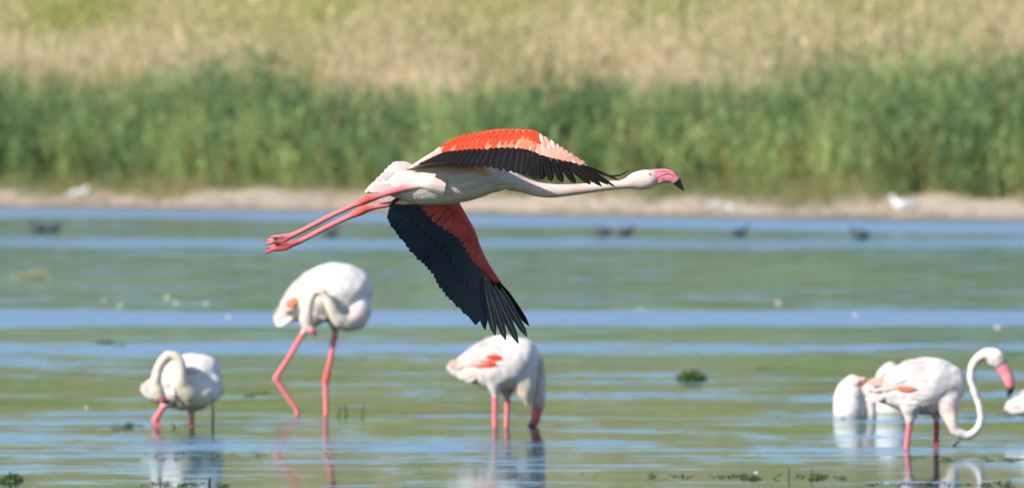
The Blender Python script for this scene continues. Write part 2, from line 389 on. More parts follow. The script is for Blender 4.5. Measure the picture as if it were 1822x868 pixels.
def build_setting():
    # water sheet
    xs = np.linspace(-260, 260, 27); ys = np.linspace(-60, 300, 37)
    X, Y = np.meshgrid(xs, ys); v = np.stack((X, Y, np.zeros_like(X)), -1).reshape(-1, 3)
    nx = len(xs); f = [(i * nx + j, i * nx + j + 1, (i + 1) * nx + j + 1, (i + 1) * nx + j) for i in range(len(ys) - 1) for j in range(nx - 1)]
    o = mesh_obj('water', v, f, water_material()); tag(o, 'shallow lagoon water with green algae mats and blue lanes', 'water', kind='structure')
    # ground: lake bed, sandy bank and the slope behind, out to the horizon
    xs = np.concatenate((np.linspace(-1500, -60, 14), np.linspace(-50, 50, 201), np.linspace(60, 1500, 14)))
    ys = np.concatenate((np.linspace(-200, 170, 12), np.linspace(175, 330, 190), np.linspace(335, 460, 30), np.linspace(500, 4000, 12)))
    X, Y = np.meshgrid(xs, ys); Z = ground_z(X, Y)
    Z += RNG.normal(0, 0.012, Z.shape) * (Y > 170) * (Y < 330)
    v = np.stack((X, Y, Z), -1).reshape(-1, 3); nx = len(xs)
    f = [(i * nx + j, i * nx + j + 1, (i + 1) * nx + j + 1, (i + 1) * nx + j) for i in range(len(ys) - 1) for j in range(nx - 1)]
    m, nt, b = new_mat('bank')
    tc = N(nt, 'ShaderNodeTexCoord')
    n1 = N(nt, 'ShaderNodeTexNoise', Scale=0.5, Detail=6.0); n2 = N(nt, 'ShaderNodeTexNoise', Scale=4.0, Detail=6.0)
    nt.links.new(tc.outputs['Object'], n1.inputs[0]); nt.links.new(tc.outputs['Object'], n2.inputs[0])
    sand = mix_col(nt, n2.outputs[0], (0.36, 0.28, 0.21), (0.58, 0.48, 0.39))
    r = N(nt, 'ShaderNodeValToRGB'); nt.links.new(n1.outputs[0], r.inputs[0]); r.color_ramp.elements[0].position = 0.42; r.color_ramp.elements[1].position = 0.62
    sand = mix_col(nt, r.outputs[0], sand, (0.50, 0.40, 0.31))
    # dry turf further up, wet mud by the water
    sp = N(nt, 'ShaderNodeSeparateXYZ'); nt.links.new(tc.outputs['Object'], sp.inputs[0])
    zz = math_node(nt, 'ADD', sp.outputs[2], math_node(nt, 'MULTIPLY', math_node(nt, 'SUBTRACT', n1.outputs[0], 0.5), 0.25))
    up = N(nt, 'ShaderNodeMapRange'); nt.links.new(zz, up.inputs[0]); up.inputs[1].default_value = 0.72; up.inputs[2].default_value = 1.3
    turf = mix_col(nt, n2.outputs[0], (0.16, 0.15, 0.05), (0.34, 0.27, 0.13))
    c = mix_col(nt, up.outputs[0], sand, turf)
    wetm = N(nt, 'ShaderNodeMapRange'); nt.links.new(zz, wetm.inputs[0]); wetm.inputs[1].default_value = 0.02; wetm.inputs[2].default_value = 0.16; wetm.inputs[3].default_value = 1; wetm.inputs[4].default_value = 0
    c = mix_col(nt, wetm.outputs[0], c, (0.17, 0.13, 0.065))
    nt.links.new(c, b.inputs['Base Color']); b.inputs['Roughness'].default_value = 0.9
    bp = N(nt, 'ShaderNodeBump', Strength=0.6, Distance=0.1); nt.links.new(n2.outputs[0], bp.inputs['Height']); nt.links.new(bp.outputs[0], b.inputs['Normal'])
    o = mesh_obj('ground', v, f, m); tag(o, 'pale sandy bank rising to a grassy slope', 'ground', kind='structure')
build_setting()

# ------------------------------------------------------------------ reeds and slope grasses
def smooth_noise(x, y, sc, seed):
    r = np.random.default_rng(seed); out = np.zeros_like(x)
    for k in range(6):
        a = r.uniform(0, 2 * math.pi); f = sc * r.uniform(0.5, 1.8); p = r.uniform(0, 6.28)
        out += np.sin((x * math.cos(a) + y * math.sin(a)) * f + p)
    return out / 6 * 1.6

def blades(base, h, lean, colr, nleaf, leaf_len, leaf_w, stem_w, droop, rng, leaf_from=0.15, out=1.0, up=(0.5, 1.0)):
    """stems with arching leaves; returns verts, tris, cols"""
    n = len(base); V, T, C = [], [], []
    az = rng.uniform(0, 2 * math.pi, n); off = 0
    side = np.stack((np.cos(az), np.sin(az), np.zeros(n)), -1)
    def axis(t):   # point along a stem
        return base + np.stack((lean[:, 0] * t ** 2, lean[:, 1] * t ** 2, h * t), -1)
    ts = (0.0, 0.5, 1.0); rows = []
    for t in ts:
        p = axis(np.full(n, t)); w = stem_w * (1.0 - 0.75 * t) * 0.5
        rows += [p - side * w[:, None], p + side * w[:, None]]
    V.append(np.stack(rows, 1).reshape(-1, 3)); C.append(np.repeat(colr * 0.95, 6, axis=0))
    b = np.arange(n)[:, None] * 6
    T.append(np.concatenate([b + np.array(q) for q in ((0, 1, 3), (0, 3, 2), (2, 3, 5), (2, 5, 4))], 1).reshape(-1, 3)); off += 6 * n
    for k in range(nleaf):
        t = leaf_from + (1 - leaf_from) * (k + rng.uniform(0, 1, n)) / nleaf
        p = axis(t); a = rng.uniform(0, 2 * math.pi, n)
        d = np.stack((np.cos(a), np.sin(a), np.zeros(n)), -1); rl = rng.uniform(-1.3, 1.3, n); s = np.stack((-np.sin(a) * np.cos(rl), np.cos(a) * np.cos(rl), np.sin(rl)), -1)
        L = leaf_len * rng.uniform(0.6, 1.25, n); upk = rng.uniform(up[0], up[1], n); w = (leaf_w * rng.uniform(0.7, 1.3, n) * 0.5)[:, None]
        mid = p + d * (L * 0.40 * out)[:, None]; mid[:, 2] += L * 0.40 * upk
        tip = p + d * (L * 0.85 * out)[:, None]; tip[:, 2] += L * (0.40 * upk - droop * rng.uniform(0.0, 0.7, n))
        V.append(np.stack((p, mid - s * w, mid + s * w, tip), 1).reshape(-1, 3))
        cl = colr * rng.uniform(0.75, 1.25, (n, 1)); C.append(np.repeat(cl, 4, axis=0))
        b = off + np.arange(n)[:, None] * 4
        T.append(np.concatenate([b + np.array(q) for q in ((0, 1, 2), (1, 3, 2))], 1).reshape(-1, 3)); off += 4 * n
    return np.vstack(V), np.vstack(T), np.clip(np.vstack(C), 0, 1)

def merge_tri(parts):
    V, T, C, o = [], [], [], 0
    for v, t, c in parts: V.append(v); T.append(t + o); C.append(c); o += len(v)
    return np.vstack(V), np.vstack(T), np.vstack(C)

def mixc(a, b, t): return np.asarray(a)[None] * (1 - t[:, None]) + np.asarray(b)[None] * t[:, None]

def build_vegetation():
    rng = np.random.default_rng(11)
    # green reed belt
    nc = 2050
    cx = rng.uniform(-48, 48, nc); cs = 14 + 13 * rng.uniform(0, 1, nc) ** 1.3
    cy = shore_y(cx) + cs + 2.2 * smooth_noise(cx, cx * 0, 0.7, 3)
    cb = smooth_noise(cx, cy * 0.3, 0.45, 9); edge = np.clip(np.abs(cx - 1.0) / 14, 0, 1)
    ch = (2.6 + 0.75 * edge) * (1 + 0.14 * cb) * rng.uniform(0.62, 1.22, nc) * (0.5 + 0.5 * sstep(13, 19, cs))
    ct = np.clip(0.48 + 0.30 * smooth_noise(cx, cy * 0.4, 0.8, 21) + rng.normal(0, 0.34, nc), 0, 1)
    clean = np.stack((rng.normal(0.15, 0.3, nc), rng.normal(0, 0.2, nc)), -1)
    k = 13; ci = np.repeat(np.arange(nc), k); n = nc * k
    dx, dy_ = rng.normal(0, 0.26, n), rng.normal(0, 0.26, n)
    x, y = cx[ci] + dx, cy[ci] + dy_
    h = ch[ci] * rng.uniform(0.7, 1.1, n)
    base = np.stack((x, y, ground_z(x, y) - 0.03), -1)
    lean = clean[ci] + np.stack((dx * 1.2, dy_ * 1.2), -1) + rng.normal(0, 0.1, (n, 2))
    t = np.clip(ct[ci] + rng.normal(0, 0.12, n), 0, 1)
    col = mixc((0.085, 0.19, 0.075), (0.46, 0.56, 0.22), t)  # darker green lifted, haze over the far reeds put into the colour
    dry = rng.uniform(0, 1, n) < 0.05; col[dry] = np.array((0.42, 0.30, 0.12))
    v, tr, c = blades(base, h, lean, col, 12, 0.85, 0.055, np.full(n, 0.026), 0.15, rng, 0.10, 0.45, (0.9, 1.9))
    # low grasses and dead litter at the foot
    n2 = 16000; x2 = rng.uniform(-48, 48, n2); s2 = rng.uniform(8.5, 18, n2) + 1.5 * smooth_noise(x2, x2 * 0, 0.8, 4); y2 = shore_y(x2) + s2
    k2 = rng.uniform(-0.7, 1.0, n2) < smooth_noise(x2, y2 * 0.4, 0.8, 31) + 0.12 * (s2 - 12); x2, y2 = x2[k2], y2[k2]; n2 = len(x2)
    t2 = np.clip(0.5 + 0.45 * smooth_noise(x2, y2 * 0.4, 1.2, 33) + rng.normal(0, 0.15, n2), 0, 1)
    b2 = np.stack((x2, y2, ground_z(x2, y2) - 0.02), -1)
    g2 = blades(b2, rng.uniform(0.25, 0.8, n2), rng.normal(0, 0.15, (n2, 2)), mixc((0.15, 0.23, 0.07), (0.42, 0.36, 0.18), t2), 5, 0.4, 0.035, np.full(n2, 0.02), 0.7, rng, 0.0)
    n3 = 6200; x3 = rng.uniform(-48, 48, n3); s3_ = rng.uniform(1.0, 15, n3); y3 = shore_y(x3) + s3_
    k3 = rng.uniform(-0.9, 1.1, n3) < smooth_noise(x3, y3 * 0.3, 1.1, 61) + 0.04 * (s3_ - 8); x3, y3 = x3[k3], y3[k3]; n3 = len(x3)
    b3 = np.stack((x3, y3, ground_z(x3, y3) - 0.01), -1); t3 = rng.uniform(0, 1, n3)
    g3 = blades(b3, rng.uniform(0.08, 0.3, n3), rng.normal(0, 0.2, (n3, 2)), mixc((0.60, 0.50, 0.36), (0.32, 0.25, 0.14), t3), 5, 0.22, 0.03, np.full(n3, 0.02), 0.7, rng, 0.0)
    v, tr, c = merge_tri(((v, tr, c), g2, g3))
    tag(big_mesh('reed_bed', v, tr, M['reed'], c), 'dense belt of tall green reeds along the bank', 'reeds', kind='stuff')
    # dry, straw-coloured reeds on the rise behind
    n = 28000
    x = rng.uniform(-50, 50, n); s = rng.uniform(27, 62, n); y = shore_y(x) + s
    big = smooth_noise(x, y * 0.2, 0.5, 41)
    h = 3.3 * (1 + 0.18 * big) * rng.uniform(0.7, 1.15, n)
    t = np.clip(0.5 + 0.5 * smooth_noise(x, y * 0.25, 0.9, 43) + rng.normal(0, 0.2, n), 0, 1)
    col = mixc((0.82, 0.66, 0.44), (0.70, 0.58, 0.32), t)
    gr = rng.uniform(-0.9, 1.6, n) < smooth_noise(x, y * 0.15, 0.7, 47) * 1.0 - 0.35; col[gr] = np.array((0.26, 0.31, 0.09))
    base = np.stack((x, y, ground_z(x, y) - 0.03), -1)
    v, tr, c = blades(base, h, np.stack((rng.normal(0.1, 0.2, n), rng.normal(0, 0.2, n)), -1), col, 6, 0.75, 0.055, np.full(n, 0.04), 0.2, rng, 0.2, 0.35, (0.9, 1.8))
    tag(big_mesh('dry_reed_bed', v, tr, M['reed'], c), 'straw coloured dry reeds behind the green belt', 'reeds', kind='stuff')
    # yellow-green grasses higher up
    n = 42000
    x = rng.uniform(-56, 56, n); s = rng.uniform(60, 230, n); y = shore_y(x) + s
    t = np.clip(0.68 + 0.6 * smooth_noise(x, y * 0.15, 0.7, 53) + rng.normal(0, 0.2, n), 0, 1)
    col = mixc((0.40, 0.45, 0.11), (0.72, 0.61, 0.33), t)
    dk = smooth_noise(x, y * 0.12, 0.9, 59) > 0.75; col[dk] *= np.array((0.55, 0.75, 0.6))
    h = rng.uniform(0.9, 1.9, n) * (1 + 0.3 * smooth_noise(x, y * 0.2, 0.6, 57))
    base = np.stack((x, y, ground_z(x, y) - 0.03), -1)
    v, tr, c = blades(base, h, rng.normal(0, 0.25, (n, 2)), col, 6, 0.8, 0.09, np.full(n, 0.05), 0.2, rng, 0.0, 0.4, (0.8, 1.6))
    tag(big_mesh('slope_grass', v, tr, M['reed'], c), 'yellow green grasses covering the slope above the reeds', 'grass', kind='stuff')
build_vegetation()

# ------------------------------------------------------------------ feathers
def feather_geo(base, tip, width, normal, mid=None, curve=0.06, n=7, roll=0.0, blunt=0.5):
    """a vane: three rows of vertices along a curved shaft"""
    base, tip = np.asarray(base, float), np.asarray(tip, float)
    L = np.linalg.norm(tip - base); nm = nrm(normal)
    ctrl = np.asarray(mid, float) if mid is not None else (base + tip) / 2 + nm * curve * L
    V, UV, Fc = [], [], []
    for i in range(n + 1):
        t = i / n
        if t > 0.999: t = 0.995
        p = base * (1 - t) ** 2 + ctrl * 2 * t * (1 - t) + tip * t * t
        T = nrm((ctrl - base) * (1 - t) + (tip - ctrl) * t)
        S = nrm(np.cross(T, nm)); Nn = np.cross(S, T)
        S2 = S * math.cos(roll) + Nn * math.sin(roll); N2 = np.cross(S2, T)
        w = width * 0.5 * min(1.0, 0.35 + 1.9 * t) * (max(0.0, 1 - t ** (2 + 6 * blunt))) ** (0.5) if t < 0.99 else width * 0.06
        V += [p - S2 * w - N2 * w * 0.12, p + N2 * 0.0006, p + S2 * w - N2 * w * 0.12]
        UV += [(0, i / n), (0.5, i / n), (1, i / n)]
    for i in range(n):
        a = i * 3; Fc += [(a, a + 1, a + 4, a + 3), (a + 1, a + 2, a + 5, a + 4)]
    return np.array(V), Fc, UV

def feather(name, base, tip, width, normal, mat, parent, origin, **kw):
    v, f, uv = feather_geo(base, tip, width, normal, **kw)
    return mesh_obj(name, v - origin, f, mat, parent, uvs=uv)

# ------------------------------------------------------------------ the flying flamingo
def loft_px(rows, d0, n, seg, scale=None):
    """rows: px, py, depth offset (m), radius across (px), radius in depth (px), colour"""
    out = []
    for px, py, dy, ru, rv, col in rows:
        d = d0 + dy; k = d / F
        out.append((*P(px, py, d), ru * k, rv * k, *col))
    return Loft(out, n, seg)

def limb(pts, d0, col_list, n=40, seg=12):
    return loft_px([(px, py, dy, r, r, c) for (px, py, dy, r), c in zip(pts, col_list)], d0, n, seg).geo()

def build_flyer():
    d0 = 30.0
    q = lambda px, py, dy=0.0: P(px, py, d0 + dy)
    K = d0 / F
    org = q(770, 366)
    root = empty('flying_flamingo', org)
    tag(root, 'flamingo flying over the water with orange and black wings spread and neck stretched out', 'flamingo')
    W, C_, PK = (0.70, 0.55, 0.52), (0.72, 0.60, 0.52), (0.70, 0.45, 0.41)
    spine = [(650, 343, 0, 3, 3, W), (662, 336, 0, 8, 9, W), (678, 331, 0, 14, 15, W), (695, 329, 0, 20, 22, W), (715, 328, 0, 26, 28, W), (745, 330, 0, 33.5, 34, C_), (780, 329, 0, 36, 36, W),
             (820, 325, 0, 35, 35, W), (858, 318.5, 0, 31, 31, W), (887, 317, 0, 21.5, 24, PK), (911, 321, 0, 15.5, 17, PK), (934, 330, 0, 13.5, 14, PK), (957, 337, 0, 13, 13, W), (980, 339.5, 0, 12.5, 12, W), (1004, 339, 0, 11, 11, W),
             (1026, 337, 0, 9.8, 10, PK), (1052, 334, 0, 9, 9, W), (1083, 330.5, 0, 8.3, 8.3, W), (1104, 328.5, 0, 8, 8, W), (1116, 326, 0, 10, 9.5, W), (1129, 322, 0, 15, 12.5, W), (1143, 320.3, 0, 17.6, 14, C_),
             (1155, 318.5, 0, 16.8, 13.5, (0.80, 0.64, 0.58)), (1164, 316, 0, 14, 11, (0.78, 0.45, 0.46)), (1170, 315, 0, 11, 8, (0.80, 0.32, 0.38)), (1173, 315, 0, 6, 5, BILLP)]
    body = loft_px(spine, d0, 110, 28)
    gs = [body.geo()]
    # thighs and legs, trailing behind
    L, J, D = LEG, JOINT, DARKLEG
    th = (0.80, 0.60, 0.55)
    gs.append(limb([(790, 331, -.05, 20), (765, 328, -.062, 14), (748, 329, -.064, 8.5), (715, 336, -.064, 6.2), (680, 346.5, -.062, 5.6), (662, 352.5, -.062, 6.6), (652, 355, -.062, 8), (643, 359.5, -.062, 7), (628, 366, -.061, 4.9), (585, 386, -.06, 4.8), (540, 409, -.058, 4.7), (524, 417, -.058, 5.0), (516, 420, -.058, 5.5), (506, 423, -.058, 4.0)],
                   d0, [W, W, th, L, L, J, J, J, L, L, L, L, L, L], 70))
    gs.append(limb([(770, 345, .01, 20), (742, 352, .03, 12), (718, 358, .04, 7.2), (695, 363, .04, 5.4), (668, 368, .04, 5.2), (655, 371, .04, 6.6), (645, 374, .04, 8.2), (636, 379, .04, 6.8), (618, 387, .04, 4.8), (580, 405, .04, 4.8), (544, 424, .04, 4.7), (529, 431, .04, 5.2), (520, 434, .04, 5.4), (510, 436.5, .04, 4.0)],
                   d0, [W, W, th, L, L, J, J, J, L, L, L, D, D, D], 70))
    claw = (0.06, 0.02, 0.02)
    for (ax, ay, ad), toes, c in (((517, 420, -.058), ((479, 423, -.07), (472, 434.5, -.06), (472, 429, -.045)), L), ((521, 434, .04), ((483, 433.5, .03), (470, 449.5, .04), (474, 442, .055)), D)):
        for tx, ty, td in toes:
            mx, my = ax * .5 + tx * .5, ay * .5 + ty * .5 - 1.0
            gs.append(limb([(ax, ay, ad, 4.6), (mx, my, (ad + td) / 2, 3.6), (tx + 5, ty - 1.2, td, 2.8), (tx, ty, td, 1.2)], d0, [c, c, c, claw], 20, 8))
        # web between the folded toes
        (t1, t2, _) = toes
        gs.append(loft_px([(ax - 1, ay, ad, 5.5, 4, c), (ax * .75 + t2[0] * .25, (ay * .75 + t2[1] * .25), ad, 8.0, 3.8, c), (ax * .45 + t2[0] * .55, ay * .45 + t2[1] * .55 - 1, ad, 6.6, 2.8, c), (t2[0] + 13, t2[1] - 4, ad, 2.6, 1.6, c)], d0, 16, 10).geo())
    def tint(co, cols):
        return cols
    b = fused('body', gs, 0.0032, M['plumage_fine'], root, org, 5, tint)
    b['label'] = 'pinkish white body with long neck and trailing coral legs'
    # bill
    bl = [(1163, 315.5, 0, 11.5, 8, BILLP), (1174, 315.0, 0, 12.0, 8.5, BILLP), (1185, 315.2, 0, 10.3, 8, BILLP), (1195, 316.5, 0, 9.6, 7.6, BILLP), (1202, 320.5, 0, 8.8, 6.5, BILLP), (1204.5, 323, 0, 8.0, 6, BLACK), (1208.5, 328.5, 0, 6.0, 4.6, BLACK), (1213, 334, 0, 3.6, 3, BLACK), (1216.6, 338.8, 0, 1.0, 1, BLACK)]
    v, f, c = loft_px(bl, d0, 60, 18).geo()
    bill = mesh_obj('bill', v - org, f, M['bill'], root, cols=c); bill['label'] = 'pink bent bill with black tip'
    up = [(1160, 308, 0, 6.5, 7.5, (0.80, 0.36, 0.42)), (1172, 305.2, 0, 4.6, 6.5, BILLP), (1184, 304, 0, 3.4, 5.5, BILLP), (1194, 306, 0, 3.0, 5, BILLP), (1201, 310.5, 0, 2.7, 4.5, (0.5, 0.12, 0.14)), (1206, 317.5, 0, 2.4, 4, BLACK), (1210.5, 325, 0, 2.0, 3, BLACK), (1217, 338.9, 0, 0.8, 1, BLACK)]
    v, f, c = loft_px(up, d0, 40, 12).geo()
    mesh_obj('upper_mandible', v - org, f, M['bill'], bill, cols=c)
    gape = [(1164, 321, -.0150, 0.7, .7, (0.35, 0.07, 0.12)), (1172, 315, -.0170, 0.7, .7, (0.30, 0.06, 0.1)), (1181, 310.5, -.0165, 0.7, .7, (0.3, 0.06, 0.1)), (1191, 309.5, -.0155, 0.7, .7, (0.3, 0.05, 0.08)), (1200, 314.5, -.0130, 0.7, .7, (0.1, 0.02, 0.03))]
    v, f, c = loft_px(gape, d0, 24, 6).geo(); mesh_obj('gape_line', v - org, f, M['bill'], bill, cols=c)
    pouch = [(1166, 324, 0, 4.5, 6, BILLP), (1173, 323, 0, 4.8, 7.2, (0.82, 0.28, 0.36)), (1180, 320.5, 0, 4.6, 7, BILLP), (1186, 318, 0, 3, 4, BILLP)]
    v, f, c = loft_px(pouch, d0, 20, 12).geo(); mesh_obj('lower_mandible_base', v - org, f, M['bill'], bill, cols=c)
    # eyes on both sides of the head
    for sgn in (-1, 1):
        e = loft_px([(1153.5, 309.5, sgn * .0235, .2, .2, (1, 1, 1)), (1155, 309.5, sgn * .0235, 2.0, 1.6, (1, 1, 1)), (1156.5, 309.5, sgn * .0235, 2.0, 1.6, (1, 1, 1)), (1158, 309.5, sgn * .0235, .2, .2, (1, 1, 1))], d0, 12, 12)
        v, f, c = e.geo(); eye = mesh_obj('eye', v - org, f, M['eye'], root)
        e = loft_px([(1155.2, 309.5, sgn * .0268, .1, .1, (1, 1, 1)), (1156, 309.5, sgn * .0268, .9, .6, (1, 1, 1)), (1156.8, 309.5, sgn * .0268, .1, .1, (1, 1, 1))], d0, 8, 10)
        v, f, c = e.geo(); mesh_obj('pupil', v - org, f, M['pupil'], eye)

    # ---- near wing, upper side in view
    st = [((722, 301, -.03), (738, 299, -.06)), ((753, 281, -.06), (765, 283, -.10)), ((784, 265, -.10), (788, 271, -.15)), ((813, 247, -.15), (806, 269, -.21)), ((841, 239, -.21), (836, 267, -.27)), ((876, 233, -.28), (868, 265, -.34)),
          ((910, 231, -.35), (905, 263.5, -.41)), ((947, 232.5, -.42), (938, 266, -.47)), ((960, 239, -.44), (958, 274, -.49)), ((991, 258, -.48), (985, 281, -.52)), ((1014, 275.5, -.51), (1010, 287, -.54)), ((1046, 297, -.54), (1042, 298, -.56))]
    def surface(st, nu, nv, bulge):
        A = catmull([q(*a) for a, _ in st], nu); B = catmull([q(*b_) for _, b_ in st], nu)
        G = np.empty((nu, nv, 3)); Nn = np.empty((nu, nv, 3))
        for j in range(nv):
            t = j / (nv - 1); G[:, j] = A * (1 - t) + B * t
        du = np.gradient(G, axis=0); dv = np.gradient(G, axis=1); Nn = np.cross(du, dv); Nn /= np.linalg.norm(Nn, axis=2)[..., None] + 1e-9
        flip = np.sign((Nn * np.array((0, -1, 0.0))).sum(2)); Nn *= np.where(flip == 0, 1, flip)[..., None]
        for j in range(nv):
            t = j / (nv - 1); G[:, j] += Nn[:, j] * bulge * math.sin(math.pi * min(1, t * 1.0)) 
        return G, Nn
    def sheet(name, G, Nn, thick, cols, mat, parent, extra=()):
        nu, nv = G.shape[:2]; top = G.reshape(-1, 3); bot = (G - Nn * thick).reshape(-1, 3); n = nu * nv
        f = []
        for i in range(nu - 1):
            for j in range(nv - 1):
                a = i * nv + j; f.append((a, a + 1, a + nv + 1, a + nv)); f.append((a + n, a + nv + n, a + nv + 1 + n, a + 1 + n))
        rim = [(i * nv) for i in range(nu)] + [(nu - 1) * nv + j for j in range(1, nv)] + [i * nv + nv - 1 for i in range(nu - 2, -1, -1)] + [j for j in range(nv - 2, 0, -1)]
        for a, b_ in zip(rim, rim[1:] + rim[:1]): f.append((a, a + n, b_ + n, b_))
        g = [(np.vstack((top, bot)), f, np.vstack((cols, cols)))] + list(extra)
        v, f, c = join_geo(g)
        return mesh_obj(name, v - org, f, mat, parent, cols=c)
    nu, nv = 56, 8
    G, Nn = surface(st, nu, nv, 0.006)
    cols = np.tile(np.array((0.84, 0.16, 0.08)), (nu * nv, 1)); uu = np.repeat(np.linspace(0, 1, nu), nv)
    cols[uu < 0.15] = (0.76, 0.48, 0.42); cols[uu > 0.70] = (0.84, 0.55, 0.45)
    # the arm inside the leading edge, from the shoulder to the wrist and hand
    arm = limb([(868, 306, -.03, 16), (850, 282, -.10, 13), (838, 256, -.20, 9.5), (876, 238, -.28, 6.5), (912, 236, -.35, 5.5), (944, 237, -.418, 5.0), (960, 243, -.44, 4.5), (991, 261, -.478, 3.2), (1016, 278, -.508, 2.2)], d0,
               [W, (0.84, .3, .2), (0.84, .14, .06), (0.84, .1, .04), (0.84, .1, .04), (0.84, .2, .12), (0.84, .5, .4), (0.84, .6, .5), (0.84, .6, .5)], 60, 12)
    wing = sheet('wing', G, Nn, 0.004, cols, M['plumage_fine'], root, [arm])
    wing['label'] = 'orange red wing with black flight feathers, upper side showing'
    # skin and shoulder feathers between the leading edge and the back
    A = catmull([q(*a) for a, _ in st[0:6]], 24); Bk = catmull([q(728, 303, 0), q(755, 299, 0), q(785, 296.5, 0), q(815, 293.5, 0), q(845, 292, 0), q(868, 292, 0)], 24)
    G2 = np.empty((24, 6, 3))
    for j in range(6):
        t = j / 5; G2[:, j] = A * (1 - t) + Bk * t
        G2[:, j, 2] += -0.012 * math.sin(math.pi * t)
    N2 = np.zeros_like(G2); N2[..., 2] = 1.0; N2[..., 1] = 0.3
    sheet('shoulder', G2, N2, 0.004, np.tile(np.array((0.82, 0.45, 0.36)), (24 * 6, 1)), M['plumage_fine'], root)
    def surf_at(G, Nn, u, v):
        i = u * (G.shape[0] - 1); j = v * (G.shape[1] - 1); i0 = min(int(i), G.shape[0] - 2); j0 = min(int(j), G.shape[1] - 2); fi, fj = i - i0, j - j0
        f = lambda Z: (Z[i0, j0] * (1 - fi) + Z[i0 + 1, j0] * fi) * (1 - fj) + (Z[i0, j0 + 1] * (1 - fi) + Z[i0 + 1, j0 + 1] * fi) * fj
        return f(G), nrm(f(Nn))
    # black flight feathers (upper side): secondaries then primaries
    ts = catmull([q(745, 292, -.13), q(757, 290.5, -.18), q(774, 290, -.23), q(796, 290.5, -.29), q(820, 293, -.34), q(850, 297, -.40), q(884, 301, -.47), q(918, 308.5, -.53), q(946, 314.5, -.55), q(963, 319.5, -.56)], 200)
    ns = 27
    for k in range(ns):
        t = k / (ns - 1); u = 0.10 + 0.64 * t
        bp, nn = surf_at(G, Nn, u, 0.80); tp = ts[int(t * 199)]
        tp = tp + nrm(tp - bp) * RNG.uniform(-.003, .004)
        feather('flight_feather', bp - nn * 0.005, tp - nn * (0.003), (0.050 if t > 0.2 else 0.036), nn, M['f_black'], wing, org, curve=0.05, roll=0.06, n=8, blunt=0.9)
    prim = [((965, 276, -.495), (963, 320, -.565), .033), ((973, 279, -.505), (981, 323.5, -.575), .033), ((983, 281, -.515), (1001, 325, -.585), .033), ((994, 283, -.525), (1024, 327, -.59), .032),
            ((1005, 285, -.535), (1051, 328.5, -.60), .031), ((1015, 287, -.542), (1071, 331.5, -.605), .027), ((1024, 290, -.548), (1083, 329, -.605), .023), ((1032, 292, -.552), (1096, 333.5, -.60), .014), ((1037, 293, -.556), (1103, 322, -.60), .013)]
    for b_, t_, w in prim:
        nn = nrm(np.array((-0.15, -0.8, 0.5)))
        feather('flight_feather', q(*b_), q(*t_), w, nn, M['f_black'], wing, org, curve=0.03, roll=0.22, n=8, blunt=0.35)
    feather('flight_feather', q(1042, 295, -.56), q(1119.5, 301.5, -.62), .0085, np.array((0, -1, 0.3)), M['f_black'], wing, org, mid=q(1092, 328, -.60), n=14, blunt=0.2)
    # coverts in overlapping rows
    rows = [(0.60, 0.46, 36, .026), (0.40, 0.44, 34, .024), (0.20, 0.40, 32, .022), (0.02, 0.40, 32, .02)]
    for r, (v0, ln, cnt, w) in enumerate(rows):
        for k in range(cnt):
            u = 0.05 + 0.93 * (k + 0.5 * (r % 2)) / cnt
            if u > 0.985: continue
            bp, nn = surf_at(G, Nn, u, v0); tp, nt_ = surf_at(G, Nn, max(0, u - 0.012 + (0.03 if u > .7 else 0)), min(1.0, v0 + ln)); 
            if v0 + ln > 1: tp = tp + (tp - bp) * (v0 + ln - 1)
            tp = tp + (tp - bp) * RNG.uniform(-.06, .10)
            if u < 0.16: continue
            if u < 0.19: mt = 'f_pale' if RNG.random() < .5 else 'f_white'
            elif u > 0.72: mt = 'f_peach' if RNG.random() < (.85 if r < 2 else .7) else 'f_pale'
            elif u > 0.50 and r == 0: mt = 'f_peach' if RNG.random() < .7 else 'f_salmon'
            elif u > 0.58 and r == 1: mt = 'f_salmon' if RNG.random() < .5 else 'f_red'
            elif r == 0: mt = 'f_salmon' if RNG.random() < .15 else 'f_red'
            else: mt = 'f_red'
            lift = 0.0035 + 0.0022 * r
            ww = w * (0.62 if u > .72 else 0.62 if u > .5 and r == 0 else 1.0)
            feather('covert', bp + nn * (lift - .001), tp + nn * (lift * .55), ww, nn, M[mt], wing, org, curve=0.05, n=5, blunt=0.7, roll=0.05)
    for bx, by, bd, tx, ty, td, w, mt in ((812, 253, -.165, 748, 290, -.095, .022, 'f_peach'), (806, 254, -.150, 738, 295, -.075, .020, 'f_blush'), (798, 259, -.135, 727, 300, -.055, .018, 'f_blush'), (815, 249, -.155, 758, 281, -.085, .020, 'f_peach')):
        feather('scapular', q(bx, by, bd - .004), q(tx, ty, td - .004), w, np.array((-0.45, -0.75, 0.55)), M[mt], wing, org, curve=0.04, n=8, blunt=0.5)
    # ---- far wing, under side in view
    sf = [((795, 345, .06), (735, 352, .04)), ((800, 363, .08), (748, 372, .06)), ((817, 382, .13), (776, 397, .10)), ((834, 401, .17), (801, 415, .14)), ((845.5, 427, .22), (819, 432, .19)), ((855, 450, .27), (833, 456, .24)),
          ((868, 471, .31), (846, 474, .28)), ((883, 491, .35), (862, 489, .33)), ((891, 503, .37), (879, 502, .36))]
    G, Nn = surface(sf, 40, 8, 0.004)
    arm = limb([(800, 335, .03, 16), (806, 362, .08, 12), (823, 388, .14, 9), (839, 413, .2, 7), (850, 440, .25, 5.5), (866, 470, .31, 4), (888, 500, .365, 2)], d0, [W] + [(0.62, .09, .10)] * 6, 40, 12)
    wing2 = sheet('wing', G, Nn, 0.004, np.tile(np.array((0.68, 0.15, 0.14)), (320, 1)), M['plumage_fine'], root, [arm])
    wing2['label'] = 'drooping wing with black underside tinted blue for sky sheen and crimson leading edge'
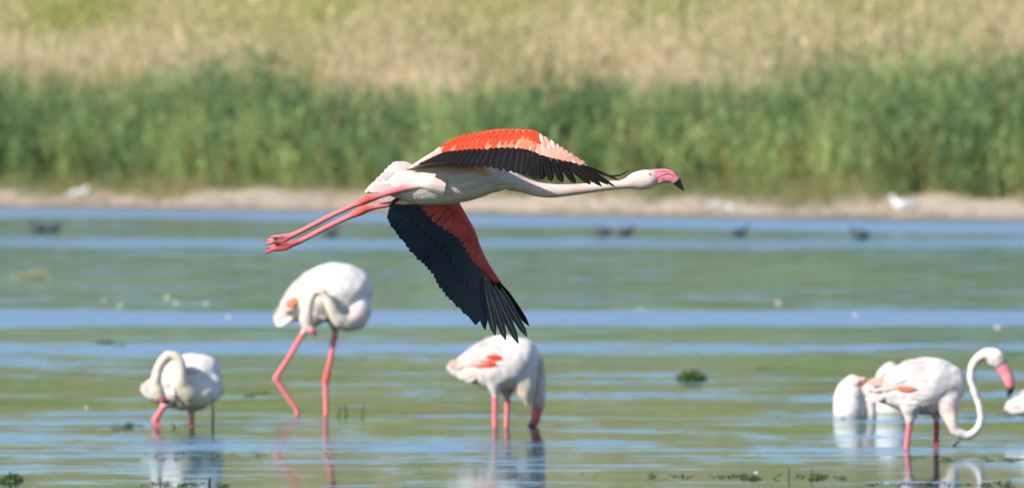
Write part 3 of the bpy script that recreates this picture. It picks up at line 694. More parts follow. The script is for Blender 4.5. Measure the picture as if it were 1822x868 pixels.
    tips = catmull([q(693, 372, .03), q(690, 390, .03), q(697, 405, .04), q(708, 421, .05), q(722, 438, .07), q(737, 455, .09), q(752, 470, .11), q(765, 484, .13), q(777, 503, .16), q(789, 521, .19), q(803, 536, .21), q(817, 549, .23), q(831, 563, .26), q(846, 578, .29)], 300)
    ns = 30
    for k in range(ns):
        t = k / (ns - 1); bp, nn = surf_at(G, Nn, 0.02 + 0.76 * t, 0.72); tp = tips[int(t * 299)]
        tp = tp + nrm(tp - bp) * RNG.uniform(-.004, .003)
        feather('flight_feather', bp + nn * .003, tp, .072, nn, M['f_blue_sheen'], wing2, org, curve=-0.02, roll=-0.04, n=8, blunt=1.0)
    # a second row of dark under-coverts lies over their roots
    for k in range(18):
        t = k / 17; bp, nn = surf_at(G, Nn, 0.04 + 0.84 * t, 0.80); tp = tips[int(t * 299)]; tp = bp + (tp - bp) * 0.5
        feather('covert', bp + nn * .007, tp + nn * .006, .044, nn, M['f_blue_sheen'], wing2, org, curve=0.01, roll=-0.05, n=6, blunt=0.7)
    prim = [((848, 474, .285), (863, 587, .325), .040, 'f_blue_sheen'), ((855, 480, .30), (881, 597, .35), .040, 'f_slate'), ((861, 485, .32), (900, 605, .375), .038, 'f_slate'), ((867, 488, .335), (922.5, 611.5, .40), .036, 'f_slate'), ((874, 492, .35), (938, 599, .43), .034, 'f_slate'), ((880, 494, .36), (941.5, 580, .45), .028, 'f_black')]
    for b_, t_, w, mt in prim:
        feather('flight_feather', q(*b_), q(*t_), w, np.array((0.3, -1, -0.25)), M[mt], wing2, org, curve=0.02, roll=-0.12, n=9, blunt=0.35)
    for k in range(5):
        t = k / 4; feather('covert', q(855 + 26 * t, 483 + 14 * t, .32 + .035 * t), q(866 + 24 * t, 512 + 4 * t, .325 + .04 * t), .03, np.array((0.3, -1, -0.25)), M['f_black'], wing2, org, curve=0.05, n=5)
    for r, (v0, ln, cnt, w) in enumerate(((0.60, 0.50, 20, .028), (0.32, 0.5, 20, .026), (0.04, 0.45, 22, .022))):
        for k in range(cnt):
            u = 0.04 + 0.90 * (k + 0.5 * (r % 2)) / cnt
            bp, nn = surf_at(G, Nn, u, v0); tp, _ = surf_at(G, Nn, min(1, u + .05), min(1, v0 + ln)); tp = tp + (tp - bp) * max(0, v0 + ln - 1)
            feather('covert', bp + nn * (.009 + .001 * r), tp + nn * .009, w, nn, M['f_crimson'], wing2, org, curve=0.04, n=5, blunt=0.7)
    # pale inner feathers of the far wing, showing behind the knees
    for bx, by, tx, ty in ((722, 352, 690, 378), (724, 356, 691, 386), (728, 358, 700, 372)):
        feather('tertial', q(bx, by, .05), q(tx, ty, .06), .026, np.array((0, -1, 0.3)), M['f_pale'], wing2, org, n=6, blunt=.6)
    # tail feathers and rump
    for bx, by, tx, ty, dd in ((735, 308, 690, 296, .02), (738, 305, 697, 290.5, .0), (742, 304, 707, 290.5, -.02), (728, 312, 683, 303, -.02), (722, 318, 676, 311, -.03), (712, 322, 668, 319, -.02), (706, 328, 660, 328, -.01), (700, 332, 652, 337, -.02), (712, 334, 662, 334, -.045)):
        feather('tail_feather', q(bx, by, dd), q(tx, ty, dd * 1.3), .034, np.array((-0.2, -1, 0.35)), M['f_white'], root, org, n=7, blunt=.7)
    # contour feathers on flank and belly
    n = len(body.c)
    for k in range(120):
        i = int(n * RNG.uniform(0.10, 0.45)); ang = RNG.uniform(math.radians(192), math.radians(345))
        i2 = max(1, i - int(RNG.uniform(4, 7)))
        bp = body.pt(i, ang, .0005); tp = body.pt(i2, ang + RNG.uniform(-.08, .08), .0012); nn = nrm(bp - body.c[i])
        feather('contour_feather', bp, tp, RNG.uniform(.016, .028), nn, M['f_white'], root, org, n=4, blunt=.8, curve=.03)
build_flyer()

# ------------------------------------------------------------------ the wading flamingos
def wader(label, d0, spine, extra, legs, bill=None, patches=(), feathers=90, t_range=(0.08, 0.62), group='flamingos wading in the shallow water', tail=(), body_label=None, eye=None, ang=(-80, 175), name='wading_flamingo'):
    """spine, extra lofts and legs in photograph pixels at distance d0; patches: (i0, i1, angle0, angle1, material) of coloured feathers"""
    q = lambda px, py, dy=0.0: P(px, py, d0 + dy)
    k = d0 / F
    org = np.array((q(legs[0][-1][0] if legs else spine[3][0], 700)[0], d0, -0.29))
    root = empty(name, org); tag(root, label, 'flamingo', group)
    body = loft_px(spine, d0, 70, 28); gs = [body.geo()]
    for e in extra: gs.append(loft_px(e, d0, 64, 18).geo())
    for lg in legs:
        # down to the lake bed
        lx, ly, ldy = lg[-1][0], lg[-1][1], lg[-1][2]
        zb = HZ + (CH + 0.29) / k
        pts = list(lg) + [(lx, (ly + zb) / 2, ldy, 4.2, lg[-1][4]), (lx, zb, ldy, 5.0, lg[-1][4])]
        gs.append(limb([p[:4] for p in pts], d0, [p[4] for p in pts], 50, 12))
        for a in (-0.5, 0.0, 0.5):           # toes
            gs.append(limb([(lx, zb - 2, ldy, 4), (lx + 14 * math.cos(a), zb, ldy - .05 * math.sin(a), 3), (lx + 26 * math.cos(a), zb, ldy - .09 * math.sin(a), 2)], d0, [lg[-1][4]] * 3, 8, 8))
    b = fused('body', gs, 0.0052, M['plumage'], root, org, 3, ruffle=True)
    if body_label: b['label'] = body_label
    n = len(body.c)
    rng = np.random.default_rng(int(d0 * 1000) % 9999)
    for j in range(feathers):
        t = t_range[0] + (t_range[1] - t_range[0]) * ((j * 0.618) % 1.0); i = int(t * (n - 1))
        a = math.radians(rng.uniform(*ang))
        i2 = max(0, i - int(rng.uniform(8, 13)))
        mat = M['f_white' if rng.random() < 0.7 else 'f_blush']
        adeg = math.degrees(a)
        for (p0, p1, a0, a1, mt) in patches:
            if p0 <= t <= p1 and a0 <= adeg <= a1: mat = M[mt]
        bp = body.pt(i, a - math.pi * 0.0, .001); tp = body.pt(i2, a * 0.92, rng.uniform(.006, .016))
        feather('feather', bp, tp, rng.uniform(.022, .045), nrm(bp - body.c[i]), mat, root, org, n=5, blunt=.7, curve=.06)
    for (p0, p1, a0, a1, mt, cnt) in [p for p in PATCH_FEATHERS.get(label, ())]:
        for j in range(cnt):
            t = rng.uniform(p0, p1); a = math.radians(rng.uniform(a0, a1)); i = int(t * (n - 1)); i2 = max(0, i - int(rng.uniform(6, 9)))
            bp = body.pt(i, a, .006); tp = body.pt(i2, a * 0.96, .012)
            feather('wing_feather', bp, tp, rng.uniform(.018, .032), nrm(bp - body.c[i]), M[mt], root, org, n=5, blunt=.6, curve=.06)
    for (bx, by, tx, ty, dd, w, mt) in tail:
        feather('tail_feather', q(bx, by, dd), q(tx, ty, dd), w, np.array((-0.2, -1, 0.4)), M[mt], root, org, n=6, blunt=.6)
    if bill:
        v, f, c = loft_px(bill, d0, 40, 14).geo(); mesh_obj('bill', v - org, f, M['bill'], root, cols=c)
    if eye:
        ex, ey, ed = eye
        v, f, c = loft_px([(ex - 2, ey, ed, .2, .2, WHITE), (ex - .8, ey, ed, 1.8, 1.5, WHITE), (ex + .8, ey, ed, 1.8, 1.5, WHITE), (ex + 2, ey, ed, .2, .2, WHITE)], d0, 10, 10).geo()
        mesh_obj('eye', v - org, f, M['eye'], root)
    return root
# angles on a body: 0 = its back, negative = the side turned to the lens (toward -y)
PATCH_FEATHERS = {}

W, PW, CR = WHITE, PINKW, CREAM
GREYP = (0.72, 0.62, 0.60)
def s3(rows, c=W, dy=0.0, kv=0.9):
    return [(x, y, dy, r, r * kv, c) for x, y, r in rows]

# tall bird, preening, in the middle distance
lab = 'tall flamingo preening its flank with looped neck, both long pink legs in full view'
PATCH_FEATHERS[lab] = [(0.24, 0.34, -60, -35, 'f_pale', 6), (0.27, 0.33, -50, -38, 'f_salmon', 4)]
wader(lab, 48.2,
      s3([(488, 571, 3), (494, 568, 9), (505, 561, 15), (522, 548, 26), (545, 534, 40), (573, 524, 50), (603, 521, 54), (628, 524, 48), (645, 531, 34), (653, 537, 16), (656, 540, 4)]),
      [[(622, 536, -.02, 38, 34, W), (634, 552, -.06, 28, 26, W), (632, 567, -.11, 20, 19, PW), (616, 574, -.165, 15.5, 15, CR), (601, 567, -.195, 12.5, 12.5, CR), (591, 552, -.21, 10.8, 10.5, CR), (583, 534, -.21, 8.8, 9, CR), (574, 521, -.21, 7.9, 8, CR), (562, 519, -.21, 7.6, 8, CR), (553, 531, -.21, 7.8, 8, CR), (549, 548, -.2, 8.4, 8.5, CR), (546, 562, -.195, 11.5, 10, CR), (546, 574, -.19, 12.5, 10.5, CR), (549, 585, -.19, 9, 8, CR), (552, 592, -.19, 3, 3, (0.7, 0.5, 0.25))],
       [(560, 555, -.06, 26, 24, W), (548, 575, -.05, 15, 13, W), (541, 590, -.05, 5, 5, PW)], [(600, 560, .03, 22, 20, W), (598, 580, .04, 12, 11, PW), (597, 592, .04, 5, 5, PW)]],
      [[(545, 582, -.05, 6, LEG), (520, 626, -.05, 4.6, LEG), (496, 664, -.05, 5.2, LEG), (491.5, 673, -.05, 6.6, LEG), (498, 684, -.05, 5.2, LEG), (515, 711, -.05, 4.4, LEG), (529, 734, -.05, 4.4, LEG)],
       [(598, 584, .04, 6, LEG), (590, 628, .04, 4.8, LEG), (582, 666, .04, 5.6, JOINT), (580, 675, .04, 6.6, JOINT), (579.5, 687, .04, 5.2, LEG), (580, 712, .04, 4.6, LEG), (580, 738, .04, 4.6, LEG)]],
      bill=[(549, 581, -.20, 6.5, 6, (0.8, 0.55, 0.45)), (555, 588, -.205, 6, 5, BILLP), (560, 592, -.2, 4, 4, (0.5, .12, .14)), (561, 597, -.19, 1.5, 1.5, BLACK)],
      tail=[(520, 545, 488, 566, -.05, .06, 'f_white'), (522, 552, 487, 573, -.03, .06, 'f_white'), (524, 556, 491, 580, -.06, .055, 'f_white'), (528, 540, 499, 551, -.09, .05, 'f_pale'), (532, 528, 509, 545, -.1, .04, 'f_salmon')])

# low bird at the left, preening
lab = 'low standing flamingo with neck arched over its chest, beside a dark upright stick'
wader(lab, 46.2,
      s3([(250, 692, 3), (258, 693, 9), (272, 696, 17), (290, 694, 29), (312, 688, 43), (335, 681, 51), (355, 677, 50), (372, 675, 42), (384, 677, 27), (391, 679, 10), (393, 680, 3)]),
      [[(366, 684, -.03, 36, 32, W), (358, 698, -.10, 27, 24, W), (342, 702, -.165, 20, 18, CR), (328, 692, -.205, 15, 14, CR), (321, 672, -.22, 12.2, 11.5, CR), (321, 650, -.22, 9.6, 9.5, CR), (314, 636, -.22, 8.8, 9, CR), (300, 633, -.22, 8.6, 9, CR), (288, 644, -.22, 8.6, 9, CR), (280, 664, -.22, 9.0, 9, CR), (277, 682, -.22, 11, 10, CR), (279, 695, -.22, 13.5, 11, CR), (284, 705, -.21, 11, 9, CR), (288, 711, -.2, 5, 5, CR)],
       [(305, 700, -.05, 26, 22, W), (296, 716, -.05, 14, 12, W), (291, 724, -.05, 5, 5, PW)], [(340, 710, .03, 24, 22, W), (341, 726, .04, 12, 11, W), (341, 737, .04, 5, 5, PW)]],
      [[(293, 717, -.05, 6.5, LEG), (284, 734, -.05, 5.4, LEG), (276, 747, -.05, 6.8, LEG), (280, 755, -.05, 5.6, LEG), (289, 765, -.05, 4.6, LEG)], [(341, 728, .04, 6, LEG), (341.5, 745, .04, 5, LEG), (341, 758, .04, 4.8, LEG)]],
      bill=[(284, 702, -.23, 8, 7, (0.6, 0.28, 0.26)), (291, 711, -.225, 7, 6, (0.5, .14, .13)), (298, 714, -.21, 4.5, 4, (0.2, .05, .05)), (303, 711, -.2, 1.5, 1.5, BLACK)],
      tail=[(280, 688, 250, 686, -.05, .05, 'f_white'), (282, 693, 249, 693, -.03, .05, 'f_white'), (284, 700, 254, 700, -.06, .05, 'f_white'), (284, 684, 258, 680, -.02, .05, 'f_white')])

# feeding bird under the wing tip
lab = 'flamingo feeding with its bill in the water and an orange patch on its wing'
PATCH_FEATHERS[lab] = [(0.18, 0.44, -84, -52, 'f_pale', 14), (0.36, 0.50, -90, -64, 'f_blush', 8), (0.45, 0.53, -91, -85, 'f_red', 5), (0.53, 0.58, -87, -74, 'f_red', 5)]
wader(lab, 46.0,
      s3([(796, 651, 2), (804, 655, 8), (818, 655, 15), (836, 652, 27), (857, 649, 41), (881, 647.5, 49), (905, 646, 49), (928, 645, 44), (944, 649, 31), (952, 653, 15), (956, 655, 4)]),
      [[(925, 655, -.02, 34, 28, W), (932, 682, -.03, 24, 20, CR), (937, 705, -.03, 13, 12, CR), (939, 722, -.03, 3, 3, (0.80, .6, .4))],
       [(926, 645, .02, 30, 24, W), (944, 642, .06, 22, 18, PW), (954, 652, .09, 15.5, 13, PW), (958.5, 672, .10, 12.5, 11, GREYP), (959, 692, .10, 12, 11, GREYP), (959, 706, .10, 13, 11, GREYP), (957.5, 719, .10, 12, 10, (0.66, .40, .40)), (955, 729, .10, 9, 7, (0.6, .2, .22)), (954, 734, .1, 3, 3, BILLP)],
       [(882, 680, -.05, 20, 18, W), (881, 696, -.05, 9, 9, W), (881, 703, -.05, 5, 5, PW)], [(903, 682, .03, 20, 18, W), (903, 700, .04, 9, 9, PW), (903, 708, .04, 5, 5, PW)]],
      [[(881, 696, -.05, 5.8, LEG), (880.5, 735, -.05, 5.0, LEG), (880.5, 762, -.05, 5.0, LEG)], [(903.5, 701, .04, 5.4, LEG), (902, 738, .04, 4.8, LEG), (901, 766, .04, 4.8, LEG)]],
      bill=[(958, 716, .10, 9.5, 8, (0.6, .22, .25)), (956, 728, .10, 9, 7, (0.62, .10, .14)), (954, 739, .10, 8.5, 6.5, (0.62, .09, .12)), (951, 750, .10, 8, 6, (0.40, .06, .08)), (944, 758, .10, 5, 4, BLACK), (937, 762, .1, 1.5, 1.5, BLACK)],
      tail=[(830, 648, 797, 647, -.04, .05, 'f_pale'), (832, 654, 796, 653, -.02, .05, 'f_white'), (834, 660, 800, 661, -.05, .05, 'f_white'), (842, 666, 812, 668, -.07, .05, 'f_white'), (846, 670, 824, 673, -.07, .05, 'f_white')], ang=(-75, 170))

# bird at the right, head lifted on an S-shaped neck
RIGHT_SPINE = s3([(1538, 698, 2), (1547, 698, 9), (1562, 695, 18), (1584, 692, 32), (1610, 690, 45), (1640, 687, 51), (1668, 687, 50), (1692, 691, 40), (1707, 697, 25), (1714, 700, 10), (1716, 701, 3)])
lab = 'flamingo with head raised on an S shaped neck, black tipped bill pointing down'
PATCH_FEATHERS[lab] = [(0.10, 0.42, -92, -58, 'f_pale', 16), (0.10, 0.45, -88, -50, 'f_blush', 14), (0.38, 0.47, -94, -84, 'f_salmon', 3)]
wader(lab, 42.6, RIGHT_SPINE,
      [[(1672, 690, -.02, 44, 34, W), (1684, 715, -.05, 27, 24, W), (1689, 733, -.07, 16, 15, PW), (1694, 750, -.09, 10.8, 10.5, CR), (1702, 766, -.09, 8.8, 9, W), (1718, 774.5, -.09, 8, 8, W), (1735, 768, -.09, 7.0, 7, W), (1745, 750, -.09, 6.6, 6.6, W), (1744, 726, -.09, 6.4, 6.4, W), (1736, 700, -.09, 6.1, 6.1, W), (1729, 678, -.09, 5.9, 6, W), (1728, 660, -.09, 6.2, 6.2, W), (1735, 643, -.09, 7.8, 7.5, CR), (1749, 632, -.09, 9.5, 9, CR), (1762, 632, -.09, 14, 11, W), (1773, 638, -.09, 16, 12.5, W), (1781, 646, -.09, 13, 10.5, PW), (1786, 653, -.09, 8, 7, BILLP)],
       [(1622, 715, -.05, 28, 24, W), (1620, 738, -.05, 13, 12, W), (1618.5, 752, -.05, 6.5, 6.5, PW)], [(1664, 715, .04, 26, 24, W), (1666, 736, .04, 11, 11, W), (1666.5, 749, .04, 5.5, 5.5, PW)]],
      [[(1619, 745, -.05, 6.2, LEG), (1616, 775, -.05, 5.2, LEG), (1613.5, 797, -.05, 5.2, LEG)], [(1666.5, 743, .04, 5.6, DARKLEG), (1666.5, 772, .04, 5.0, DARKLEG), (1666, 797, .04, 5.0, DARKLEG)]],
      bill=[(1778, 643, -.09, 12, 9, (0.8, .42, .42)), (1786, 656, -.09, 12, 9, BILLP), (1793, 669, -.09, 11, 8.5, (0.82, .34, .34)), (1797, 681, -.09, 9.4, 7.5, BILLP), (1798, 688, -.09, 8.4, 6.5, (0.5, .12, .14)), (1797.5, 692, -.09, 7.2, 6, BLACK), (1796, 699, -.09, 4.6, 4, BLACK), (1793.5, 705.5, -.09, 1.2, 1.2, BLACK)],
      eye=(1777, 634, -.128),
      tail=[(1575, 682, 1537, 688, -.04, .055, 'f_white'), (1577, 690, 1538, 698, -.02, .055, 'f_white'), (1578, 700, 1539, 711, -.05, .055, 'f_white'), (1580, 676, 1545, 681, -.06, .05, 'f_pale')], ang=(-90, 170))

# two half-sunk birds behind it
wader('half sunk flamingo with pink folded feathers on its back, behind the raised tail', 48.3,
      [(1527, 671, 0, 4, 6, PW), (1521, 677, 0, 14, 16, W), (1517, 690, 0, 25, 28, W), (1514, 708, 0, 29, 34, W), (1513, 728, 0, 30, 36, W), (1512, 748, 0, 27, 32, W), (1513, 768, 0, 12, 14, W), (1514, 775, 0, 4, 4, W)],
      [[(1530, 700, -.02, 16, 14, W), (1545, 705, -.04, 11, 11, PW), (1551, 720, -.05, 9, 9, GREYP), (1552, 740, -.05, 8, 8, GREYP), (1552, 760, -.05, 8, 8, GREYP)]],
      [[(1512, 770, -.03, 6, LEG), (1511, 800, -.03, 5, LEG)], [(1520, 770, .03, 6, LEG), (1521, 800, .03, 5, LEG)]],
      tail=[(1512, 686, 1528, 670, -.08, .04, 'f_pale'), (1518, 690, 1538, 671, -.06, .04, 'f_pale'), (1522, 694, 1547, 674, -.05, .03, 'f_salmon'), (1526, 698, 1546, 684, -.07, .04, 'f_pale')], feathers=24, t_range=(0.15, 0.5))
wader('half sunk plain white flamingo partly hidden by another bird\'s tail', 48.9,
      [(1577, 646, 0, 4, 6, W), (1580, 652, 0, 16, 18, W), (1584, 668, 0, 27, 28, W), (1588, 690, 0, 33, 36, W), (1590, 715, 0, 34, 38, W), (1592, 740, 0, 31, 34, W), (1593, 764, 0, 12, 14, W), (1594, 770, 0, 4, 4, W)],
      [[(1600, 690, -.04, 16, 14, W), (1612, 706, -.06, 10, 10, W), (1616, 725, -.06, 8, 8, W), (1617, 750, -.06, 8, 8, W)]],
      [[(1588, 765, -.03, 6, LEG), (1587, 800, -.03, 5, LEG)], [(1598, 765, .03, 6, LEG), (1599, 800, .03, 5, LEG)]], feathers=24, t_range=(0.12, 0.5))

# bird leaving the frame, only its tail in view
sp = [(x + 253, y + 26, dy, ru, rv, c) for x, y, dy, ru, rv, c in RIGHT_SPINE]
wader('flamingo of which only the pointed white tail shows beside the black tipped bill', 45.5, sp,
      [[(1940, 738, -.04, 28, 24, W), (1960, 752, -.06, 16, 15, CR), (1972, 775, -.07, 10, 10, CR), (1976, 790, -.07, 9, 9, CR), (1976, 800, -.07, 8, 8, CR)],
       [(1875, 740, -.05, 28, 24, W), (1873, 764, -.05, 13, 12, W)], [(1917, 740, .04, 26, 24, W), (1919, 762, .04, 11, 11, W)]],
      [[(1872, 765, -.05, 6.2, LEG), (1870, 790, -.05, 5.2, LEG)], [(1919, 762, .04, 5.6, LEG), (1919, 790, .04, 5, LEG)]],
      tail=[(1828, 708, 1788, 722, -.04, .055, 'f_white'), (1830, 716, 1786, 727, -.02, .055, 'f_white'), (1832, 724, 1792, 730, -.05, .05, 'f_white')], feathers=30)

# ------------------------------------------------------------------ small birds far off
def coot(px, py, face, label, sc=1.0):
    d = row_d(py); o = P(px, py, d); o[2] = 0
    root = empty('coot', o); tag(root, label, 'coot', 'dark water birds off the bank')
    B = (0.06, 0.068, 0.08); sc *= 0.8
    rows = [(-.19, 0, .055, .012), (-.15, 0, .075, .045), (-.06, 0, .085, .10), (.05, 0, .085, .105), (.115, 0, .10, .075), (.145, 0, .14, .045), (.165, 0, .185, .038), (.19, 0, .21, .042), (.225, 0, .205, .032), (.245, 0, .20, .012)]
    L = Loft([(face * x * sc, y, z * sc, r * sc, r * sc * .95, *B) for x, y, z, r in rows], 40, 16)
    v, f, c = L.geo(); mesh_obj('body', v, f, M['coot'], root, cols=c)
    L = Loft([(face * x * sc, 0, z * sc, r * sc, r * sc * .8, .75, .7, .66) for x, z, r in ((.228, .222, .008), (.25, .20, .014), (.285, .188, .003))], 12, 10)
    v, f, c = L.geo(); mesh_obj('bill', v, f, M['bill'], root, cols=c)
    return root
for px, py, fc, lab, sc in ((69, 414, -1, 'dark coot of a close pair near the tan sedge tuft, facing away from its mate', 1.3), (92, 414, 1, 'slightly smaller dark coot of the pair near the tan sedge tuft', 1.15), (586, 421, 1, 'dark coot beyond the trailing pink legs', 1.1), (1074, 419, -1, 'smaller coot of the close pair beyond the stretched neck', 1.1), (1110, 421, 1, 'larger coot of the close pair beyond the stretched neck', 1.2), (1313, 421, 1, 'lone dark coot beside the close pair of coots', 1.15), (1532, 426, -1, 'lone dark coot near the white gull with brown litter', 1.25)):
    coot(px, py, fc, lab, sc)

def gull(px, d, face, label, sc=1.0):
    x = (px - 911) * d / F; z = float(ground_z(np.array(x), np.array(d)))
    root = empty('gull', (x, d, z)); tag(root, label, 'gull', 'white birds resting on the bank')
    Wc = (0.85, 0.85, 0.85); G = (0.5, 0.52, 0.55)
    rows = [(-.30, .16, .010, G), (-.22, .17, .035, G), (-.10, .18, .075, Wc), (.04, .20, .09, Wc), (.13, .235, .068, Wc), (.165, .275, .045, Wc), (.185, .315, .043, Wc), (.21, .335, .044, Wc), (.245, .33, .03, Wc), (.26, .325, .012, Wc)]
    g = [Loft([(face * a * sc, 0, b * sc, r * sc, r * sc * .9, *c) for a, b, r, c in rows], 40, 14).geo()]
    for s_ in (-.03, .03): g.append(Loft([(face * .02 * sc, s_, .13 * sc, .014, .014, .6, .3, .1), (face * .03 * sc, s_, .06, .008, .008, .6, .3, .1), (face * .02 * sc, s_, -.02, .010, .010, .6, .3, .1)], 12, 8).geo())
    v, f, c = join_geo(g); mesh_obj('body', v, f, M['coot'], root, cols=c)
    v, f, c = Loft([(face * a * sc, 0, b * sc, r * sc, r * sc * .8, .7, .45, .08) for a, b, r in ((.25, .33, .014), (.29, .322, .012), (.315, .31, .003))], 10, 8).geo()
    mesh_obj('bill', v, f, M['bill'], root, cols=c)
    for s_ in (-1, 1):
        v, f, c = Loft([(face * a * sc, s_ * (.04 + w) * sc, b * sc, r * sc, .018 * sc, *G) for a, b, r, w in ((.09, .22, .02, .045), (.0, .21, .055, .05), (-.14, .18, .04, .04), (-.28, .16, .012, .0))], 20, 10).geo()
        mesh_obj('wing', v, f, M['coot'], root, cols=c)
for px, d, fc, lab, sc in ((140, 274, 1, 'white gull resting at the foot of the reeds on bare sand', 1.35), (1610, 214.5, -1, 'bright white gull beside brown litter at the water\'s edge', 1.55), (1268, 227, 1, 'small faint white gull on the bank below the reeds', 0.75), (1305, 223, -1, 'greyish gull crouching on the bank by a smaller gull', 0.85)):
    gull(px, d, fc, lab, sc)

# ------------------------------------------------------------------ weed, stalks, floating feathers
def weed_tuft(n, rx, ry, h, rng, c0=(0.03, 0.065, 0.015), c1=(0.10, 0.15, 0.03)):
    a = rng.uniform(0, 2 * math.pi, n); r = np.sqrt(rng.uniform(0, 1, n))
    base = np.stack((rx * r * np.cos(a), ry * r * np.sin(a), np.full(n, -0.01)), -1)
    hh = h * (1 - 0.75 * r ** 2) * rng.uniform(0.5, 1.1, n)
    t = rng.uniform(0, 1, n)
    return blades(base, hh, rng.normal(0, h * 0.4, (n, 2)), mixc(c0, c1, t), 4, h * 0.8, max(0.006, h * 0.14), np.full(n, max(0.005, h * 0.1)), 1.0, rng, 0.0)

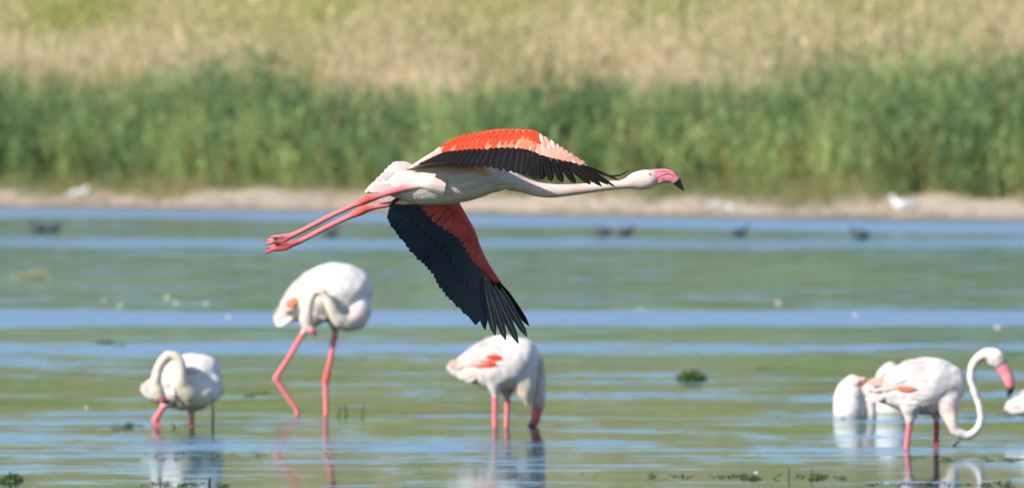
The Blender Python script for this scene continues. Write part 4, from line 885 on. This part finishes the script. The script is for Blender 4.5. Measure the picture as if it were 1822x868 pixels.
def weeds():
    rng = np.random.default_rng(77)
    parts = []
    # strands lying along the water: px from, px to, row, height in px, tufts
    for x0, x1, py, hpx, cnt in ((200, 262, 760, 8, 12), (255, 660, 808, 5, 40), (230, 400, 862, 7, 14), (990, 1100, 848, 4, 10), (1130, 1500, 848, 8, 30), (1470, 1560, 743, 4, 8), (1595, 1822, 818, 6, 26), (1690, 1822, 741, 5, 12), (1230, 1420, 826, 3, 8), (60, 130, 716, 3, 3), (130, 175, 664, 5, 4), (430, 480, 700, 6, 5), (590, 660, 638, 5, 5), (160, 220, 612, 8, 6), (600, 660, 742, 4, 5), (1330, 1420, 655, 4, 5), (450, 620, 607, 4, 6), (0, 40, 856, 9, 6), (1540, 1822, 862, 7, 20), (1000, 1130, 700, 3, 4), (1500, 1680, 610, 4, 6), (840, 900, 820, 3, 4)):
        for k in range(cnt):
            px = rng.uniform(x0, x1); yy = py + rng.normal(0, 2.4); d = row_d(yy); s = d / F
            o = P(px, yy, d); o[2] = 0
            v, t, c = weed_tuft(18, rng.uniform(6, 22) * s, rng.uniform(0.05, 0.35), hpx * s * rng.uniform(0.5, 1.3), rng)
            parts.append((v + o, t, c))
    for k in range(620):
        yy = 470 + 398 * rng.uniform(0, 1) ** 0.7; px = rng.uniform(-120, 1940); d = row_d(yy); sc = d / F
        o = P(px, yy, d); o[2] = 0
        v, t, c = weed_tuft(int(rng.integers(5, 12)), rng.uniform(3, 14) * sc, rng.uniform(0.05, 0.3), rng.uniform(1.0, 3.2) * sc, rng, (0.03, 0.06, 0.02), (0.16, 0.17, 0.05))
        parts.append((v + o, t, c))
    v, t, c = merge_tri(parts)
    tag(big_mesh('floating_pondweed', v, t, M['weed'], c), 'dark green pondweed strands floating across the shallows', 'pondweed', kind='stuff')
    # single clumps
    for px, py, w, hpx, lab, col in ((1230, 675, 19, 17, 'lone mossy green mound of pondweed in open water', None), (20, 855, 14, 14, 'small dark weed clump poking up near the low standing flamingo\'s reflection', None), (62, 495, 34, 22, 'pale tan tuft of dead sedge standing in the far water', 1)):
        d = row_d(py); s = d / F; o = P(px, py, d); o[2] = 0
        if col: v, t, c = weed_tuft(170, w * s, 0.9, hpx * s * .7, rng, (0.34, 0.34, 0.20), (0.46, 0.43, 0.27))
        else: v, t, c = weed_tuft(260, w * s, 0.3, hpx * s, rng, (0.025, 0.06, 0.012), (0.13, 0.18, 0.03))
        ob = big_mesh('weed_clump' if not col else 'sedge_tuft', v, t, M['weed'], c); ob.location = tuple(o); tag(ob, lab, 'water plant')
    # thin upright stalks
    STALKS = ((378, 764, 378, 705, 2.6, 'bark', 'dark upright stick standing just behind the low flamingo', 'stick'), (644, 738, 647, 715, 1.6, 'stalk', 'brown stalk rising from the water, tallest of the three beside the tall flamingo', 'stalk'), (616, 738, 614, 718, 1.5, 'bark', 'dark middle stalk of the three beside the tall flamingo', 'stalk'), (603, 740, 604, 722, 1.4, 'bark', 'thin dark stalk closest to the tall flamingo\'s straight leg', 'stalk'),
              (1404, 850, 1403, 830, 1.3, 'stalk', 'thin olive stalk standing in a dark weed strand', 'stalk'), (1440, 850, 1446, 832, 1.3, 'stalk', 'leaning olive stalk standing in a dark weed strand', 'stalk'), (1697, 793, 1712, 779, 1.6, 'bark', 'short dark twig leaning below the S shaped neck', 'twig'), (1376, 851, 1392, 842, 1.2, 'stalk', 'bent stalk lying low in a dark weed strand', 'stalk'),
              (372, 862, 374, 848, 2.6, 'bark', 'stubby dark stump in the weed below the white reflection', 'stump'), (285, 862, 284, 850, 1.2, 'bark', 'short dark stub in the weed below the white reflection', 'stub'), (18, 857, 17, 838, 2.2, 'bark', 'pointed dark stub in the small weed clump', 'stub'), (310, 761, 306, 752, 2.0, 'bark', 'small dark stub between the low flamingo\'s legs', 'stub'))
    for x0, y0, x1, y1, r, mt, lab, cat in STALKS:
        d = row_d(y0); s = d / F; a = P(x0, y0, d); b_ = P(x1, y1, d); a2 = a - (b_ - a) * (0.24 / max(0.02, b_[2] - a[2]) if abs(b_[0] - a[0]) < (b_[2] - a[2]) * 0.4 else 0.6)
        m_ = (a + b_) / 2 + np.array((0.4 * s, 0, 0))
        L = Loft([(*(a2 - a), r * s * 1.1, r * s * 1.1, 0, 0, 0), (0, 0, 0, r * s, r * s, 0, 0, 0), (*(m_ - a), r * s * .85, r * s * .85, 0, 0, 0), (*(b_ - a), r * s * .4, r * s * .4, 0, 0, 0)], 18, 8)
        v, f, c = L.geo()
        o = mesh_obj(cat if cat != 'stub' else 'wood_stub', v, f, M[mt]); o.location = tuple(a); tag(o, lab, cat)
    # shed white feathers afloat
    for px, py, w, g in ((184, 536, 7, 0), (213, 545, 9, 0), (296, 531, 11, 0), (312, 540, 9, 0), (366, 541, 8, 0), (405, 566, 10, 0), (1140, 552, 10, 1), (1384, 540, 10, 1), (1521, 564, 11, 1), (1774, 584, 11, 1), (153, 726, 7, 2), (1345, 843, 9, 2)):
        d = row_d(py); s = d / F; o = P(px, py, d); o[2] = 0.004
        root = empty('floating_feather', o)
        tag(root, ('small shed white feather afloat between the sedge tuft and the tall flamingo', 'small shed white feather afloat in the weedy water left of the far blue lane', 'tiny white feather afloat on the green shallows')[g] if g != 1 else 'small shed white feather afloat beyond the lone mossy mound', 'feather', ('feathers afloat by the sedge tuft', 'feathers afloat beyond the mound', 'feathers afloat on the shallows')[g])
        a = rng.uniform(-.6, .6); L = w * s * 0.85
        z = np.zeros(3)
        feather('vane', z - np.array((L * .5, 0, 0)), np.array((L * .5 * math.cos(a), L * .5 * math.sin(a), L * .38)), L * .5, np.array((0, -.8, .6)), M['f_white'], root, z, mid=np.array((0, 0, -.004)), n=6)
        feather('vane', z - np.array((L * .4, 0.01, 0)), np.array((L * .1, .02, L * .5)), L * .4, np.array((0, -.9, .4)), M['f_white'], root, z, n=5)
weeds()
